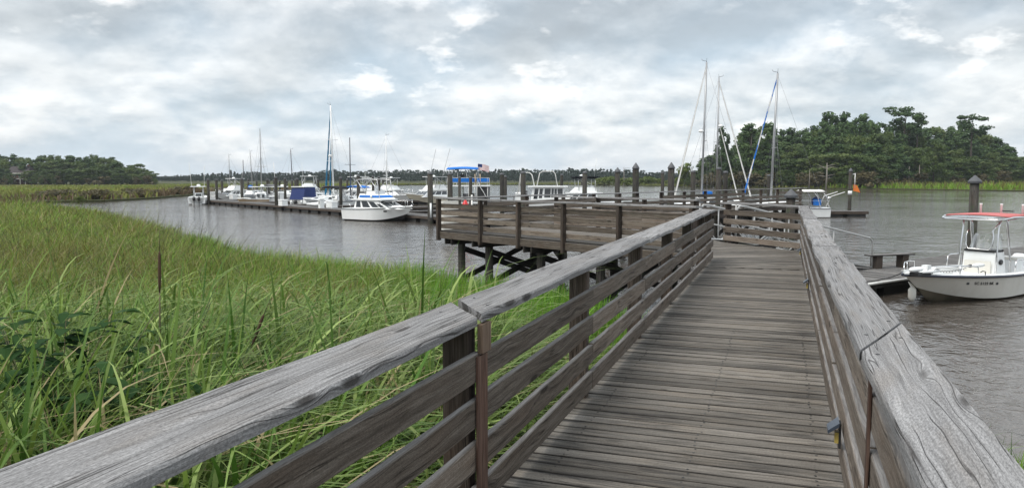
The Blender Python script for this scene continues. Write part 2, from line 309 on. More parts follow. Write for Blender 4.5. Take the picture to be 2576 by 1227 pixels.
# ------------------------------------------------------------------ camera, sky, sun
cam=bpy.data.cameras.new('Camera'); co=bpy.data.objects.new('Camera',cam); COL.objects.link(co); co.location=(0,0,CAMZ); co.rotation_euler=(PI/2-PITCH,0,0)
cam.sensor_width=36; cam.lens=36*FPX/2576; cam.clip_start=.05; cam.clip_end=6000; SC.camera=co
SC.view_settings.view_transform='Standard'; SC.view_settings.look='None'; SC.view_settings.exposure=.56; SC.view_settings.gamma=1
SUN_EL,SUN_AZ=R(58),R(-128)              # azimuth clockwise from +Y (the view direction)
W=bpy.data.worlds.new('World'); SC.world=W; W.use_nodes=True
def sky():
    nt=W.node_tree; N=nt.nodes; L=nt.links; bg=N['Background']; out=N['World Output']
    def mth(op,a,b=None,cl=False):
        o=N.new('ShaderNodeMath'); o.operation=op; o.use_clamp=cl
        for i,x in enumerate((a,b)):
            if x is None: continue
            if isinstance(x,(int,float)): o.inputs[i].default_value=x
            else: L.new(x,o.inputs[i])
        return o.outputs[0]
    def noise(v,sc,d,r,di=0):
        o=N.new('ShaderNodeTexNoise'); o.inputs['Scale'].default_value=sc; o.inputs['Detail'].default_value=d; o.inputs['Roughness'].default_value=r; o.inputs['Distortion'].default_value=di; L.new(v,o.inputs['Vector']); return o.outputs[0]
    def ramp(f,st):
        o=N.new('ShaderNodeValToRGB'); e=o.color_ramp.elements
        while len(e)<len(st): e.new(.5)
        for k,(p,c) in enumerate(st): e[k].position=p; e[k].color=(c,c,c,1) if isinstance(c,(int,float)) else (*c,1)
        L.new(f,o.inputs[0]); return o.outputs[0]
    def mix(f,a,b):
        o=N.new('ShaderNodeMix'); o.data_type='RGBA'
        for i,x in ((0,f),(6,a),(7,b)):
            if isinstance(x,(int,float)): o.inputs[i].default_value=x
            elif isinstance(x,tuple): o.inputs[i].default_value=(*x,1)
            else: L.new(x,o.inputs[i])
        return o.outputs[2]
    st=N.new('ShaderNodeTexSky'); st.sky_type='NISHITA'; st.sun_disc=False; st.sun_elevation=SUN_EL; st.sun_rotation=SUN_AZ; st.air_density=1.2; st.dust_density=2
    bg.inputs[1].default_value=.08; L.new(st.outputs[0],bg.inputs[0])
    tc=N.new('ShaderNodeTexCoord'); sp=N.new('ShaderNodeSeparateXYZ'); L.new(tc.outputs['Generated'],sp.inputs[0]); z=mth('MAXIMUM',sp.outputs[2],0)
    den=mth('ADD',z,.36); cv=N.new('ShaderNodeCombineXYZ'); L.new(mth('DIVIDE',sp.outputs[0],den),cv.inputs[0]); L.new(mth('DIVIDE',sp.outputs[1],den),cv.inputs[1]); cv.inputs[2].default_value=3.7
    p=cv.outputs[0]
    p2v=N.new('ShaderNodeVectorMath'); p2v.operation='MULTIPLY'; L.new(p,p2v.inputs[0]); p2v.inputs[1].default_value=(.975,.975,1); p2=p2v.outputs[0]
    big=noise(p,.95,4,.5,.3); mid=noise(p,2.5,9,.54,.2); fine=noise(p,7,8,.58,.1)
    d=mth('ADD',mth('MULTIPLY',mid,.70),mth('MULTIPLY',fine,.30)); d2=mth('ADD',mth('MULTIPLY',noise(p2,2.5,9,.54,.2),.70),mth('MULTIPLY',noise(p2,7,8,.58,.1),.30))
    base=ramp(z,[(.0,(.365,.420,.465)),(.06,(.310,.372,.425)),(.20,(.270,.325,.375)),(.7,(.23,.27,.32))])
    cover=ramp(d,[(.39,0),(.50,.75),(.58,1)])
    white=ramp(d,[(.44,(.375,.410,.44)),(.54,(.455,.475,.49)),(.66,(.545,.552,.55))])
    c=mix(cover,base,white)
    dark=mth('MULTIPLY',ramp(big,[(.43,0),(.58,.92)]),ramp(z,[(.03,0),(.14,1)])); shade=ramp(d,[(.40,(.245,.268,.287)),(.60,(.36,.38,.39))]); c=mix(dark,c,shade)
    puff=mth('MULTIPLY',ramp(noise(p,4.6,9,.58,.1),[(.54,0),(.64,.75)]),mth('MULTIPLY',ramp(z,[(.015,0),(.06,1)]),ramp(noise(p,1.7,2,.5),[(.42,0),(.58,1)]))); c=mix(puff,c,(.65,.645,.635))
    rel=mth('ADD',1,mth('MULTIPLY',mth('SUBTRACT',d,d2),.9)); rel=mth('MINIMUM',mth('MAXIMUM',rel,.90),1.09); rc=N.new('ShaderNodeCombineColor')     # cloud tops lit, undersides grey
    for k in range(3): L.new(rel,rc.inputs[k])
    rm=N.new('ShaderNodeMix'); rm.data_type='RGBA'; rm.blend_type='MULTIPLY'; rm.inputs[0].default_value=1; L.new(c,rm.inputs[6]); L.new(rc.outputs[0],rm.inputs[7]); c=rm.outputs[2]
    vm=N.new('ShaderNodeMix'); vm.data_type='RGBA'; vm.blend_type='MULTIPLY'; vm.inputs[0].default_value=1; L.new(c,vm.inputs[6]); L.new(ramp(z,[(.215,.56),(.30,.98)]),vm.inputs[7]); c=vm.outputs[2]
    b2=N.new('ShaderNodeBackground'); L.new(c,b2.inputs[0]); b2.inputs[1].default_value=2.6
    mx=N.new('ShaderNodeMixShader'); mx.inputs[0].default_value=.86; L.new(bg.outputs[0],mx.inputs[1]); L.new(b2.outputs[0],mx.inputs[2]); L.new(mx.outputs[0],out.inputs[0])
sky()
sl=bpy.data.lights.new('Sun','SUN'); so=bpy.data.objects.new('Sun',sl); COL.objects.link(so); sl.energy=1.9; sl.angle=R(30); sl.color=(1,.95,.88)
dv=Vector((math.sin(SUN_AZ)*math.cos(SUN_EL),math.cos(SUN_AZ)*math.cos(SUN_EL),math.sin(SUN_EL))); so.rotation_euler=dv.to_track_quat('Z','Y').to_euler(); so.location=(0,0,60)
# ------------------------------------------------------------------ river and marsh
wv=[(-4500,-60,0),(4500,-60,0),(4500,5000,0),(-4500,5000,0)]
tag(MB().add(wv,[(0,1,2,3)]).build('water',M['water']),kind='structure')
NEAR=[(12,-20),(12,4.4),(6.6,7.6),(4.8,8.2),(3.2,9.5),(2.9,12),(2.4,15),(1.2,18.3),(.1,20.1),(-1,21),(-2.2,22.8),(-3.5,23.6),(-4.8,24.2),(-6.4,25.7),(-8.2,27.2),(-9.3,28),(-10.8,29.7),(-13.3,34.2),(-16,38.2),(-19,43.2),(-26.4,54.1),(-34.2,64.8),(-40,72.4),(-44.3,75.7),(-58,92)]
BANK=[(-66,108),(-60,113.5),(-60,130),(-63,151),(-60.5,181),(-53,215),(-52,290),(-46,350),(-7,356),(30,370),(52,330),(63,296),(80,262),(95,244),(111,234),(128,198),(150,172),(420,150)]
FARP=[(4400,900),(4400,4900),(-4400,4900),(-4400,-20)]
LAND=NEAR+BANK+FARP
def land():
    bm=bmesh.new(); vs=[bm.verts.new((x,y,.28)) for x,y in LAND]; f=bm.faces.new(vs); r=bmesh.ops.extrude_face_region(bm,geom=[f])
    for g in r['geom']:
        if isinstance(g,bmesh.types.BMVert): g.co.z=-1.2
    bmesh.ops.recalc_face_normals(bm,faces=bm.faces); bmesh.ops.triangulate(bm,faces=bm.faces); me=bpy.data.meshes.new('ground'); bm.to_mesh(me); bm.free(); me.materials.append(M['ground'])
    o=bpy.data.objects.new('ground',me); COL.objects.link(o); tag(o,kind='structure')
land()
LP=np.array(LAND,float)
def inside(x,y):
    c=np.zeros(x.shape,bool); n=len(LP); j=n-1
    for i in range(n):
        xi,yi=LP[i]; xj,yj=LP[j]
        if yi!=yj: c ^= ((yi>y)!=(yj>y))&(x<(xj-xi)*(y-yi)/(yj-yi)+xi)
        j=i
    return c
def edist(x,y,poly):
    d=np.full(x.shape,1e9); q=np.array(poly,float)
    for a,b in zip(q[:-1],q[1:]):
        ab=b-a; t=np.clip(((x-a[0])*ab[0]+(y-a[1])*ab[1])/(ab@ab),0,1); d=np.minimum(d,np.hypot(x-a[0]-ab[0]*t,y-a[1]-ab[1]*t))
    return d
# a smooth pseudo-noise for patchiness
def pn(x,y,s,k=0):
    return (np.sin(x*s+1.3+k)*np.cos(y*s*1.17-.7+2*k)+np.sin((x+y)*s*.63+2.1*k)*np.cos((x-y)*s*.41+k)+np.sin(x*s*2.3-y*s*1.9+k)*.5)/2.5*.5+.5
UX,UY=.3345,.9424; NX,NY=.9424,-.3345      # along and to the right of the boardwalk
def blades(name, x,y,h,w,ang,lean,droop,col,tipcol,nseg,z0=.25,fold=None,fall=.42):
    n=len(x); T=np.linspace(0,1,nseg+1); dx=np.cos(ang); dy=np.sin(ang); sx=-dy; sy=dx
    if fold is not None: sx,sy=np.cos(fold),np.sin(fold)
    V=np.zeros((n,nseg+1,2,3),np.float32); C=np.ones((n,nseg+1,2,4),np.float32)
    for k,t in enumerate(T):
        hor=(lean*t+droop*t**2.2)*h; up=h*(t-(fall if isinstance(fall,np.ndarray) else fall*np.minimum(droop,1.3))*t**2.6); ww=w*(.55+.45*min(1,t*4))*(1-t**2.2)*.5+.0008
        for s,sg in ((0,-1),(1,1)):
            V[:,k,s,0]=x+dx*hor+sx*ww*sg; V[:,k,s,1]=y+dy*hor+sy*ww*sg; V[:,k,s,2]=z0+up
            C[:,k,s,:3]=col*(1-t**2)+tipcol*t**2
    al0=x*UX+y*UY; wl=((x*NX+y*NY)<-1.6)&(al0<17.5)            # the railing holds the blades back
    lat=V[...,0]*NX+V[...,1]*NY; ex=np.where(wl[:,None,None],np.maximum(lat+1.72,0),0); V[...,0]-=NX*ex; V[...,1]-=NY*ex
    nv=n*(nseg+1)*2; base=(np.arange(n)*(nseg+1)*2)[:,None,None]; kk=(np.arange(nseg)*2)[None,:,None]; F=(base+kk+np.array([0,1,3,2])[None,None,:]).reshape(-1,4).astype(np.int32)
    return V.reshape(-1,3),C.reshape(-1,4),F
def grass_object(name, sets, label, cat='grass', kind='stuff'):
    off=0; Vs=[];Cs=[];Fs=[]
    for V,C,F in sets: Vs.append(V);Cs.append(C);Fs.append(F+off); off+=len(V)
    V=np.concatenate(Vs);C=np.concatenate(Cs);F=np.concatenate(Fs); me=bpy.data.meshes.new(name); me.vertices.add(len(V)); me.vertices.foreach_set('co',V.ravel()); me.loops.add(F.size); me.loops.foreach_set('vertex_index',F.ravel())
    me.polygons.add(len(F)); me.polygons.foreach_set('loop_start',np.arange(0,F.size,4,dtype=np.int32)); me.polygons.foreach_set('loop_total',np.full(len(F),4,np.int32)); me.update(calc_edges=True)
    ca=me.color_attributes.new('col','FLOAT_COLOR','POINT'); ca.data.foreach_set('color',C.ravel()); me.polygons.foreach_set('use_smooth',np.ones(len(F),bool)); me.materials.append(M['grass'])
    o=bpy.data.objects.new(name,me); COL.objects.link(o); return tag(o,label,cat,kind=kind)
def U(n,a=0,b=1): return RNG.uniform(a,b,n)
def scatter(n,y0,y1,a0,a1):
    Y=np.exp(U(n,math.log(y0),math.log(y1))); X=U(n,a0,a1)*Y; k=inside(X,Y); X,Y=X[k],Y[k]
    return X,Y,X*NX+Y*NY,X*UX+Y*UY
def lerp(a,b,t): return np.array(a)[None,:]*(1-t[:,None])+np.array(b)[None,:]*t[:,None]
BRIGHT=(.066,.190,.010); BRIGHT2=(.160,.300,.022); OLIVE=(.125,.145,.022); BROWN=(.17,.110,.045); PALE=(.165,.235,.048); PALE2=(.235,.30,.092); DEEP=(.022,.058,.009); STRAW=(.38,.31,.17); MIDG=(.068,.135,.018)
def tufts(X,Y,nb,rad,h,w,col,tip,nseg,out=.35,droop=(.15,.9),wind=.25,colvar=.35,z0=.25,hv=(.6,1.15),wv=(.6,1.3),fall=.42):
    """clumps of blades: every clump shares a tone and a height, its blades spread outwards"""
    n=len(X); k=np.repeat(np.arange(n),nb); m=len(k); a=U(m,0,2*PI); r=rad*np.sqrt(U(m)); x=X[k]+np.cos(a)*r; y=Y[k]+np.sin(a)*r
    dx=np.cos(a)*(out+.5*U(m))+wind*2.2*U(m); dy=np.sin(a)*(out+.5*U(m))+U(m,-.2,.2); ang=np.arctan2(dy,dx); mag=np.hypot(dx,dy)
    hh=np.broadcast_to(h,(n,))[k]*U(m,*hv); ww=np.broadcast_to(w,(n,))[k]*U(m,*wv); t=np.clip(1+colvar*(U(m)-.5)*2,.3,2)[:,None]; c=col[k]*t; tp=tip[k]*t
    st=U(m)<.055; c[st]=STRAW; tp[st]=STRAW
    return blades('',x,y,hh,ww,ang,.06+.30*mag*U(m)*r/max(rad,.01),U(m,*droop)*np.clip(mag,.45,1.2),c,tp,nseg,z0,None,U(m,*fall) if isinstance(fall,tuple) else fall)
def make_grass():
    tall=[];cord=[];mid=[];tips=[]
    # --- close mixed cutgrass left of the boardwalk
    X,Y,la,al=scatter(10500,2.4,14,-.95,.30); k=(la<-1.95)&(U(len(X))<np.clip(.35+(-la-1.9)*.4,.25,.85)); X,Y,la=X[k],Y[k],la[k]; n=len(X)
    near=np.clip((-la-1.9)/2.4,0,1)*np.clip((13-Y)/4,0.2,1); pt=pn(X,Y,.75,1.3); q=np.clip(U(n)*.8+.5*pt-.2,0,1)
    g=lerp(DEEP,PALE,np.clip(U(n)**1.2*1.1-.02,0,1)); b=lerp(MIDG,(.19,.105,.045),np.clip(U(n)*1.2-.05,0,1)); m=U(n)<.30+.62*near; col=np.where(m[:,None],g,b)*(.62+.76*pn(X,Y,2.1,.9))[:,None]; br=np.clip(Y-9.5,0,4)/4*(U(n)<.6); col=col*(1-br[:,None])+lerp(BRIGHT,BRIGHT2,U(n))*br[:,None]
    for wide,sel in ((1,m),(0,~m)):
        tall.append(tufts(X[sel],Y[sel],9 if wide else 12,.16,((.60+.85*near+.25*pt)*(1.75 if wide else 1.1))[sel],(.027 if wide else .009),col[sel],col[sel]*1.2+.008,6,.35,(.15,.60) if wide else (.15,.8),.25,fall=(.32,.74) if wide else (.1,.6)))
    # --- broad arching leaves on top
    X,Y,la,al=scatter(6000,3.2,12.5,-.95,-.02); k=(la<-2.6)&(pn(X,Y,.8,2)>.22); X,Y,la=X[k],Y[k],la[k]; n=len(X); col=lerp(MIDG,PALE2,U(n)**1.1)
    tall.append(tufts(X,Y,3,.08,U(n,1.9,3.6),.041,col,col*1.2+.01,10,.5,(.25,.62),.32,fall=(.42,.74)))
    X,Y,la,al=scatter(260,3.4,14,-.95,.0); k=la<-2.5; X,Y=X[k],Y[k]; n=len(X); col=lerp(DEEP,MIDG,U(n)); tall.append(tufts(X,Y,4,.05,U(n,1.4,2.1),.018,col,col*1.1,6,.05,(.0,.15),.12))
    X,Y,la,al=scatter(900,3.4,15,-.95,.0); k=la<-2.2; X,Y=X[k],Y[k]; n=len(X); col=lerp((.10,.065,.035),(.34,.26,.15),U(n)); tall.append(blades('',X,Y,U(n,.9,1.8),U(n,.007,.014),U(n,-1.2,1.2),U(n,.02,.45),U(n,.0,.3),col,col*.8,5))
    # --- tall broad reeds standing over the rest
    X,Y,la,al=scatter(1500,3.6,11,-.95,-.05); k=(la<-2.5)&(pn(X,Y,.6,1.7)>.38); X,Y=X[k],Y[k]; n=len(X); col=lerp((.040,.105,.012),PALE,U(n)**1.1); tall.append(tufts(X,Y,5,.07,U(n,1.9,2.8),.050,col,col*1.15+.006,9,.35,(.10,.42),.22,fall=(.08,.55)))
    # --- olive-brown field further left
    X,Y,la,al=scatter(40000,8.5,82,-1.15,.1); ed=edist(X,Y,NEAR[7:]); k=(la<-1.9)&((X/Y<-.10-.010*np.clip(26-Y,-40,20))|(Y>30)); X,Y,ed=X[k],Y[k],ed[k]; n=len(X)
    pt=pn(X,Y,.22,.4); pb=pn(X,Y,.5,2.2); far=np.clip((Y-12)/50,0,1); col=lerp(OLIVE,BROWN,np.clip(U(n)*1.0+.6*pb-.72,0,1)); grn=U(n)<(.34+.6*(pt-.5)); col[grn]=lerp(MIDG,BRIGHT2,U(n))[grn]; lim=U(n)<.16*np.clip((pt-.35)*4,0,1); col[lim]=(.26,.30,.06); dk=U(n)<.12; col[dk]=(.035,.05,.015)
    mid.append(tufts(X,Y,11,.20,(1.25+.45*pb)*U(n,.65,1.15)*np.clip(.5+ed*.2,0,1),(.011+.0*Y)*(1+far*2.6),col,col*1.2+.012,4,.55,(.2,.9),.25,fall=(.15,.66)))
    X,Y,la,al=scatter(16000,9,70,-.8,.0); k=(la<-3)&(X/Y<-.12); X,Y=X[k],Y[k]; n=len(X); col=lerp((.10,.15,.03),(.24,.28,.07),U(n)); mid.append(tufts(X,Y,2,.1,U(n,.95,1.45),.016*(1+Y/35),col,col*1.15,4,.6,(.6,1.6),.4))
    # --- bright cordgrass belt along the water
    X,Y,la,al=scatter(40000,8.5,48,-.42,.30); ed=edist(X,Y,NEAR[5:20]); k=((la<-1.9)|(al>12))&(U(len(X))<np.clip(1.25-ed/11,0,1)*np.clip((Y-7.5)/5,0,1)); X,Y,ed=X[k],Y[k],ed[k]; n=len(X)
    col=lerp(BRIGHT,BRIGHT2,np.clip(U(n)*.9+.4*pn(X,Y,.6)-.2,0,1)); b=U(n)<.06; col[b]=OLIVE; b=U(n)<.10; col[b]=(.035,.095,.012)
    cord.append(tufts(X,Y,9,.13,(.60+.34*pn(X,Y,.55,3))*U(n,.7,1.25),.0085*(1+Y/28),col,col*1.15+.01,4,.12,(.02,.5),.16))
    X,Y,la,al=scatter(6000,2.6,14,.15,.95); k=(la>1.0); X,Y=X[k],Y[k]; n=len(X); ed=edist(X,Y,NEAR[:8]); col=lerp(DEEP,BRIGHT2,U(n)); cord.append(tufts(X,Y,7,.15,U(n,.45,.95)*np.clip(.6+ed*.5,0,1),.011,col,col*1.15,5,.4,(.1,.8)))
    # --- dark seed stems standing up against the water
    X,Y,la,al=scatter(16000,12,76,-.75,-.02); ed=edist(X,Y,NEAR[9:]); k=(ed<3.2)&(la<-2)&(U(len(X))<.22*np.where(X/Y<-.30,1.8,.25)); X,Y=X[k],Y[k]; n=len(X); col=lerp((.045,.06,.02),(.13,.11,.05),U(n))
    tips.append(blades('',X,Y,U(n,1.1,1.8)*np.where(X/Y<-.35,1,.8),U(n,.010,.020)*(1+Y/40),U(n,-.5,.7),U(n,.05,.45),U(n,.05,.4),col,col*1.1,4))
    grass_object('near_cutgrass',tall,'tangled pale and deep green cutgrass close beside the boardwalk'); grass_object('marsh_grass',mid,'olive and brown marsh grass filling the bank'); grass_object('cordgrass',cord,'bright green cordgrass belt along the water'); grass_object('seed_stems',tips,'thin dark seed stems rising along the bank')
    # --- far banks
    fl=[]; n=125000; X=U(n,-480,-30); Y=np.exp(U(n,math.log(76),math.log(400))); k=inside(X,Y)&(X/Y>-1.15); X,Y=X[k],Y[k]; ed=edist(X,Y,NEAR[-4:]+BANK[:8]); k=U(len(X))<np.clip(1.2-ed/160,.25,1); X,Y,ed=X[k],Y[k],ed[k]; n=len(X)
    br=np.clip(1-ed/16,0,1)*np.clip(pn(X,Y,.09,1)*1.7-.05,0,1)*np.clip((Y-60)/60,0,1); pt=pn(X,Y,.05,.5); col=lerp((.095,.125,.026),(.23,.23,.055),np.clip(pt+.6*U(n)-.3,0,1)); bb=U(n)<br*1.1; col[bb]=lerp((.085,.062,.035),(.15,.105,.06),U(n))[bb]
    lg=U(n)<np.clip(pn(X,Y,.07,2.5)-.55,0,1)*1.6; col[lg]=(.15,.25,.03)
    fl.append(blades('',X,Y,(.8+.7*pn(X,Y,.3,1)*U(n)+.4*pt+.35*br)*U(n,.6,1.2)*np.clip(1.2-(Y-100)/260,.32,1),U(n,.14,.45)*(Y/150)**.5,U(n,-2.5,2.9),U(n,.0,.5),U(n,.0,.6),col,col*1.15,2,fold=U(n,-.6,.6)))
    grass_object('far_marsh_grass',fl,'yellow green marsh grass with brown edges across the inlet')
    fr=[]; n=70000; X=U(n,-60,340); Y=U(n,150,420); k=inside(X,Y)&(X/Y<.72); X,Y=X[k],Y[k]; ed=edist(X,Y,BANK[7:]); pl=X>101; k=U(len(X))<np.where(pl,np.clip(1.3-ed/50,.12,1),np.clip(1.2-ed/12,0,1)); X,Y,ed,pl=X[k],Y[k],ed[k],pl[k]; n=len(X)
    pt=pn(X,Y,.06,1); col=lerp((.10,.125,.028),(.19,.19,.045),np.clip(pt+.5*U(n)-.25,0,1)); lg=(U(n)<np.clip(1-np.abs(ed-4)/10,0,1)*np.clip(pn(X,Y,.05,.2)*2-.4,0,1))&pl; col[lg]=(.16,.27,.03); bb=(U(n)<.6)&(ed>30); col[bb]=(.10,.09,.048)
    fr.append(blades('',X,Y,np.where(pl,(1.7+.8*pt)*np.clip(.55+ed*.06,0,1.1),.9)*U(n,.6,1.2),U(n,.2,.5),U(n,-2,2.5),U(n,.0,.4),U(n,.0,.5),col,col*1.15,2,fold=U(n,-.5,.5)))
    grass_object('right_bank_grass',fr,'bright green marsh grass on the opposite river bank')
make_grass()
# ------------------------------------------------------------------ single marsh plants close to the boardwalk
def leafblade(mb,p,h,w,ang,lean,droop,seg=10,tint=.5,fall=None):
    fall=.42*min(droop,1.3) if fall is None else fall
    dx,dy=math.cos(ang),math.sin(ang); sx,sy=-dy,dx; vs=[]
    for k in range(seg+1):
        t=k/seg; hor=(lean*t+droop*t**2.2)*h; up=h*(t-fall*t**2.6); ww=w*(.6+.4*min(1,t*4))*(1-t**2.4)*.5+.0008
        for sg in (-1,0,1): vs.append((p[0]+dx*hor+sx*ww*sg,p[1]+dy*hor+sy*ww*sg,p[2]+up-(0 if sg else ww*.35)))
    fs=[]
    for k in range(seg):
        for j in (0,1): fs.append((k*3+j,k*3+j+1,k*3+j+4,k*3+j+3))
    mb.add(vs,fs,None,tint,0,True)
M['reedleaf']=leafmat('broad_reed_leaf',[(0,(.035,.085,.014)),(.5,(.085,.16,.035)),(1,(.20,.28,.10))],.35,.42,0)
M['catspike']=paint('brown_cattail_spike',(.055,.028,.016),.95,.3,(.10,.06,.03),20)
M['stemg']=paint('green_brown_stem',(.10,.085,.04),.8,.4,(.05,.07,.02),8)
M['weed']=leafmat('dark_weed_leaf',[(0,(.012,.036,.010)),(.5,(.022,.058,.016)),(1,(.045,.095,.026))],.25,.75,.2,spec=.12)
def reed(px,Y,h,label,leaves,seed):
    random.seed(seed); x,y=at(px,Y); t=thing('reed_plant',label,'reed',(x,y,.25)); MB().tube([(0,0,0),(.01,0,h*.3),(.03,.01,h*.6)],[.016,.013,.006],7).build('stem',M['stemg'],t,False)
    for (ang,hh,w,le,dr,ti,fa) in leaves:
        m=MB(); leafblade(m,(0,0,0),hh,w,ang,le,dr,14,ti,fa); m.build('leaf',M['reedleaf'],t,False)
reed(500,5.6,2.2,'tall reed with the broadest arching leaves, nearest above the handrail',[(-.05,3.5,.062,.06,.50,.85,.50),(.05,3.3,.058,.06,.44,.55,.40),(-.35,3.0,.05,.02,.30,.65,.62),(.5,2.3,.05,.05,.10,.25,.1),(-.6,2.5,.046,.10,.40,.95,.72),(.9,2.4,.05,.03,.10,.2,.15),(.2,2.6,.05,.04,.22,.3,.3),(2.6,2.3,.045,.05,.3,.7,.6)],5)
reed(615,7.4,2.4,'upright dark green reed leaning right before the cordgrass',[(.05,3.1,.042,.36,.10,.12,.04),(.0,2.85,.038,.40,.08,.16,.04),(.3,2.3,.04,.3,.2,.1,.1),(-.2,2.2,.032,.2,.5,.5,.4),(2.9,2.0,.03,.2,.2,.4,.2)],6)
reed(300,6.4,2.1,'bent over reed with long thin leaves left of the broad reed',[(-.1,3.0,.034,.05,.55,.8,.58),(.3,2.8,.030,.1,.5,.7,.52),(.05,2.5,.032,.0,.2,.4,.2),(-.6,2.6,.032,.1,.45,.9,.7),(.2,3.1,.03,.05,.6,.9,.6)],8)
reed(140,6.0,2.0,'pale arching reed near the left edge of the photo',[(-.2,2.9,.036,.05,.55,.9,.6),(.25,2.7,.034,.1,.45,.8,.5),(.6,2.4,.032,.0,.2,.4,.2),(-.6,2.4,.032,.1,.5,.95,.72)],9)
reed(820,8.2,1.6,'slim green reed right of the upright one, above the middle of the handrail',[(.1,2.3,.03,.25,.15,.25,.06),(-.2,2.1,.028,.15,.5,.6,.5),(.4,1.9,.028,.2,.3,.45,.2)],10)
def cattail(px,Y,h,label,lean,seed):
    random.seed(seed); x,y=at(px,Y); t=thing('cattail',label,'cattail',(x,y,.25),group='cattails in the near marsh'); q=lambda s:(lean*s*h*s,0,s*h)
    MB().tube([q(i/8*.84) for i in range(9)],[.008]*9,6).build('stem',M['stemg'],t,False); MB().tube([q(.84),q(.87),q(.92),q(.97),q(.985)],[.006,.014,.015,.014,.005],8).build('spike',M['catspike'],t,False); MB().tube([q(.985),q(1.06)],[.004,.002],5).build('tip',M['stemg'],t,False)
    for i in range(3):
        m=MB(); leafblade(m,(random.uniform(-.03,.03),random.uniform(-.03,.03),0),h*random.uniform(.7,1.0),.016,random.uniform(-.6,.8),random.uniform(0,.25),random.uniform(0,.4),8,random.uniform(.1,.5)); m.build('leaf',M['reedleaf'],t,False)
for a in ((383,7.2,2.72,'tall grey stemmed cattail standing straight up above the grass',.02,1),(430,5.6,1.95,'leaning cattail with a long dark spike left of the broad reed',.32,2),(530,7.0,2.15,'short cattail leaning right behind the broad reed',.22,3),(880,8.6,1.7,'straw coloured cattail beside the top of the handrail',.10,4)): cattail(*a)
def weed(px,Y,h,label,seed,n=70):
    random.seed(seed); x,y=at(px,Y); t=thing('leafy_weed',label,'weed',(x,y,.25),group='dark leafy weeds'); st=MB(); lf=MB()
    for s in range(5):
        an=random.uniform(0,6.3); le=random.uniform(.1,.4); hh=h*random.uniform(.75,1.05); q=lambda u:(math.cos(an)*le*u*u*hh,math.sin(an)*le*u*u*hh,u*hh); st.tube([q(i/5) for i in range(6)],[.009,.008,.007,.006,.004,.003],5)
        for i in range(n//2):
            u=random.uniform(.3,1); p=Vector(q(u)); a=random.uniform(0,6.3); L=random.uniform(.10,.24); d=Vector((math.cos(a),math.sin(a),random.uniform(-.5,.25))).normalized(); sd=d.cross(Vector((0,0,1))).normalized()*L*.27
            lf.add([p,p+d*L*.35+sd+Vector((0,0,.01)),p+d*L*.75+sd*.8,p+d*L+Vector((0,0,-L*.2)),p+d*L*.75-sd*.8,p+d*L*.35-sd+Vector((0,0,.01))],[(0,1,2,3,4,5)],None,random.random())
    st.build('stem',M['stemg'],t,False); lf.build('leaves',M['weed'],t,False)
weed(110,5.8,2.3,'tallest dark leafy weed at the far left of the near grass',1); weed(250,5.2,2.1,'dark leafy weed left of the broad reed, above the handrail',2); weed(180,5.5,2.3,'dark leafy weed between the tallest one and the bent over reed',11); weed(30,5.6,2.2,'dark leafy weed cut off by the left edge of the photo',12); weed(215,4.6,1.6,'dense low dark weed just above the lower left of the handrail',13); weed(330,4.7,1.6,'dark leafy weed closest to the handrail',3); weed(40,4.9,1.65,'low dark leafy weed at the lower left corner',4)
random.seed(21)
# ------------------------------------------------------------------ boardwalk and pier
def LA(l,a,z=0.): return (l*NX+a*UX, l*NY+a*UY, z)
def deckboards(mb,poly,dirv,w,gap,z,t=.038,a0=None):
    """planks laid along dirv clipped to a convex/concave polygon's span"""
    d=Vector(dirv).normalized(); nrm=Vector((-d.y,d.x)); P=[Vector(p) for p in poly]; lo=min(p.dot(nrm) for p in P); hi=max(p.dot(nrm) for p in P); s=lo+w/2
    while s<hi:
        xs=[]
        for i in range(len(P)):
            a,b=P[i],P[(i+1)%len(P)]; da,db=a.dot(nrm)-s,b.dot(nrm)-s
            if (da<0)!=(db<0): k=da/(da-db); xs.append((a+(b-a)*k).dot(d))
        xs.sort()
        for i in range(0,len(xs)-1,2):
            j=random.uniform(-.012,.012); p0=d*(xs[i]-j)+nrm*s; p1=d*(xs[i+1]+random.uniform(-.012,.012))+nrm*s
            if (p1-p0).length>.15: mb.board((p0.x,p0.y,z-t/2+random.uniform(-.0025,.0025)),(p1.x,p1.y,z-t/2+random.uniform(-.0025,.0025)),w-gap,t,seg=3,wob=.0015,ch=.004)
        s+=w
BH=.140; BZ=[.065,.285,.505,.725]             # four rails, bottoms above the deck
def rail_run(rail,pts,inner,z,post_off,board_off,overrun=(0,0),skip=(),pw=.09,pd=.14,postz=-.30):
    """posts at pts (2-D), boards on the inner side; inner = unit vector to the walking side"""
    inn=Vector(inner); P=[Vector(p) for p in pts]
    for p in P:
        q=p+inn*post_off; d=(P[-1]-P[0]).normalized(); MB().board((q.x,q.y,z+postz),(q.x,q.y,z+1.018),pd,pw,up=(d.x,d.y,0),seg=3,wob=.001).build('post',M['post'],rail)
    for i in range(len(P)-1):
        a,b=P[i],P[i+1]; d=(b-a).normalized()
        for k,bz in enumerate(BZ):
            if (i,k) in skip: continue
            o0=overrun[0] if i==0 else -.002; o1=overrun[1] if i==len(P)-2 else -.002
            p0=a-d*o0+inn*board_off; p1=b+d*o1+inn*board_off; dz=random.uniform(-.008,.008); MB().board((p0.x,p0.y,z+bz+BH/2+dz),(p1.x,p1.y,z+bz+BH/2+dz+random.uniform(-.006,.006)),.038,BH,seg=6,wob=.0022,ch=.005).build('rail_board',M['rail'],rail)
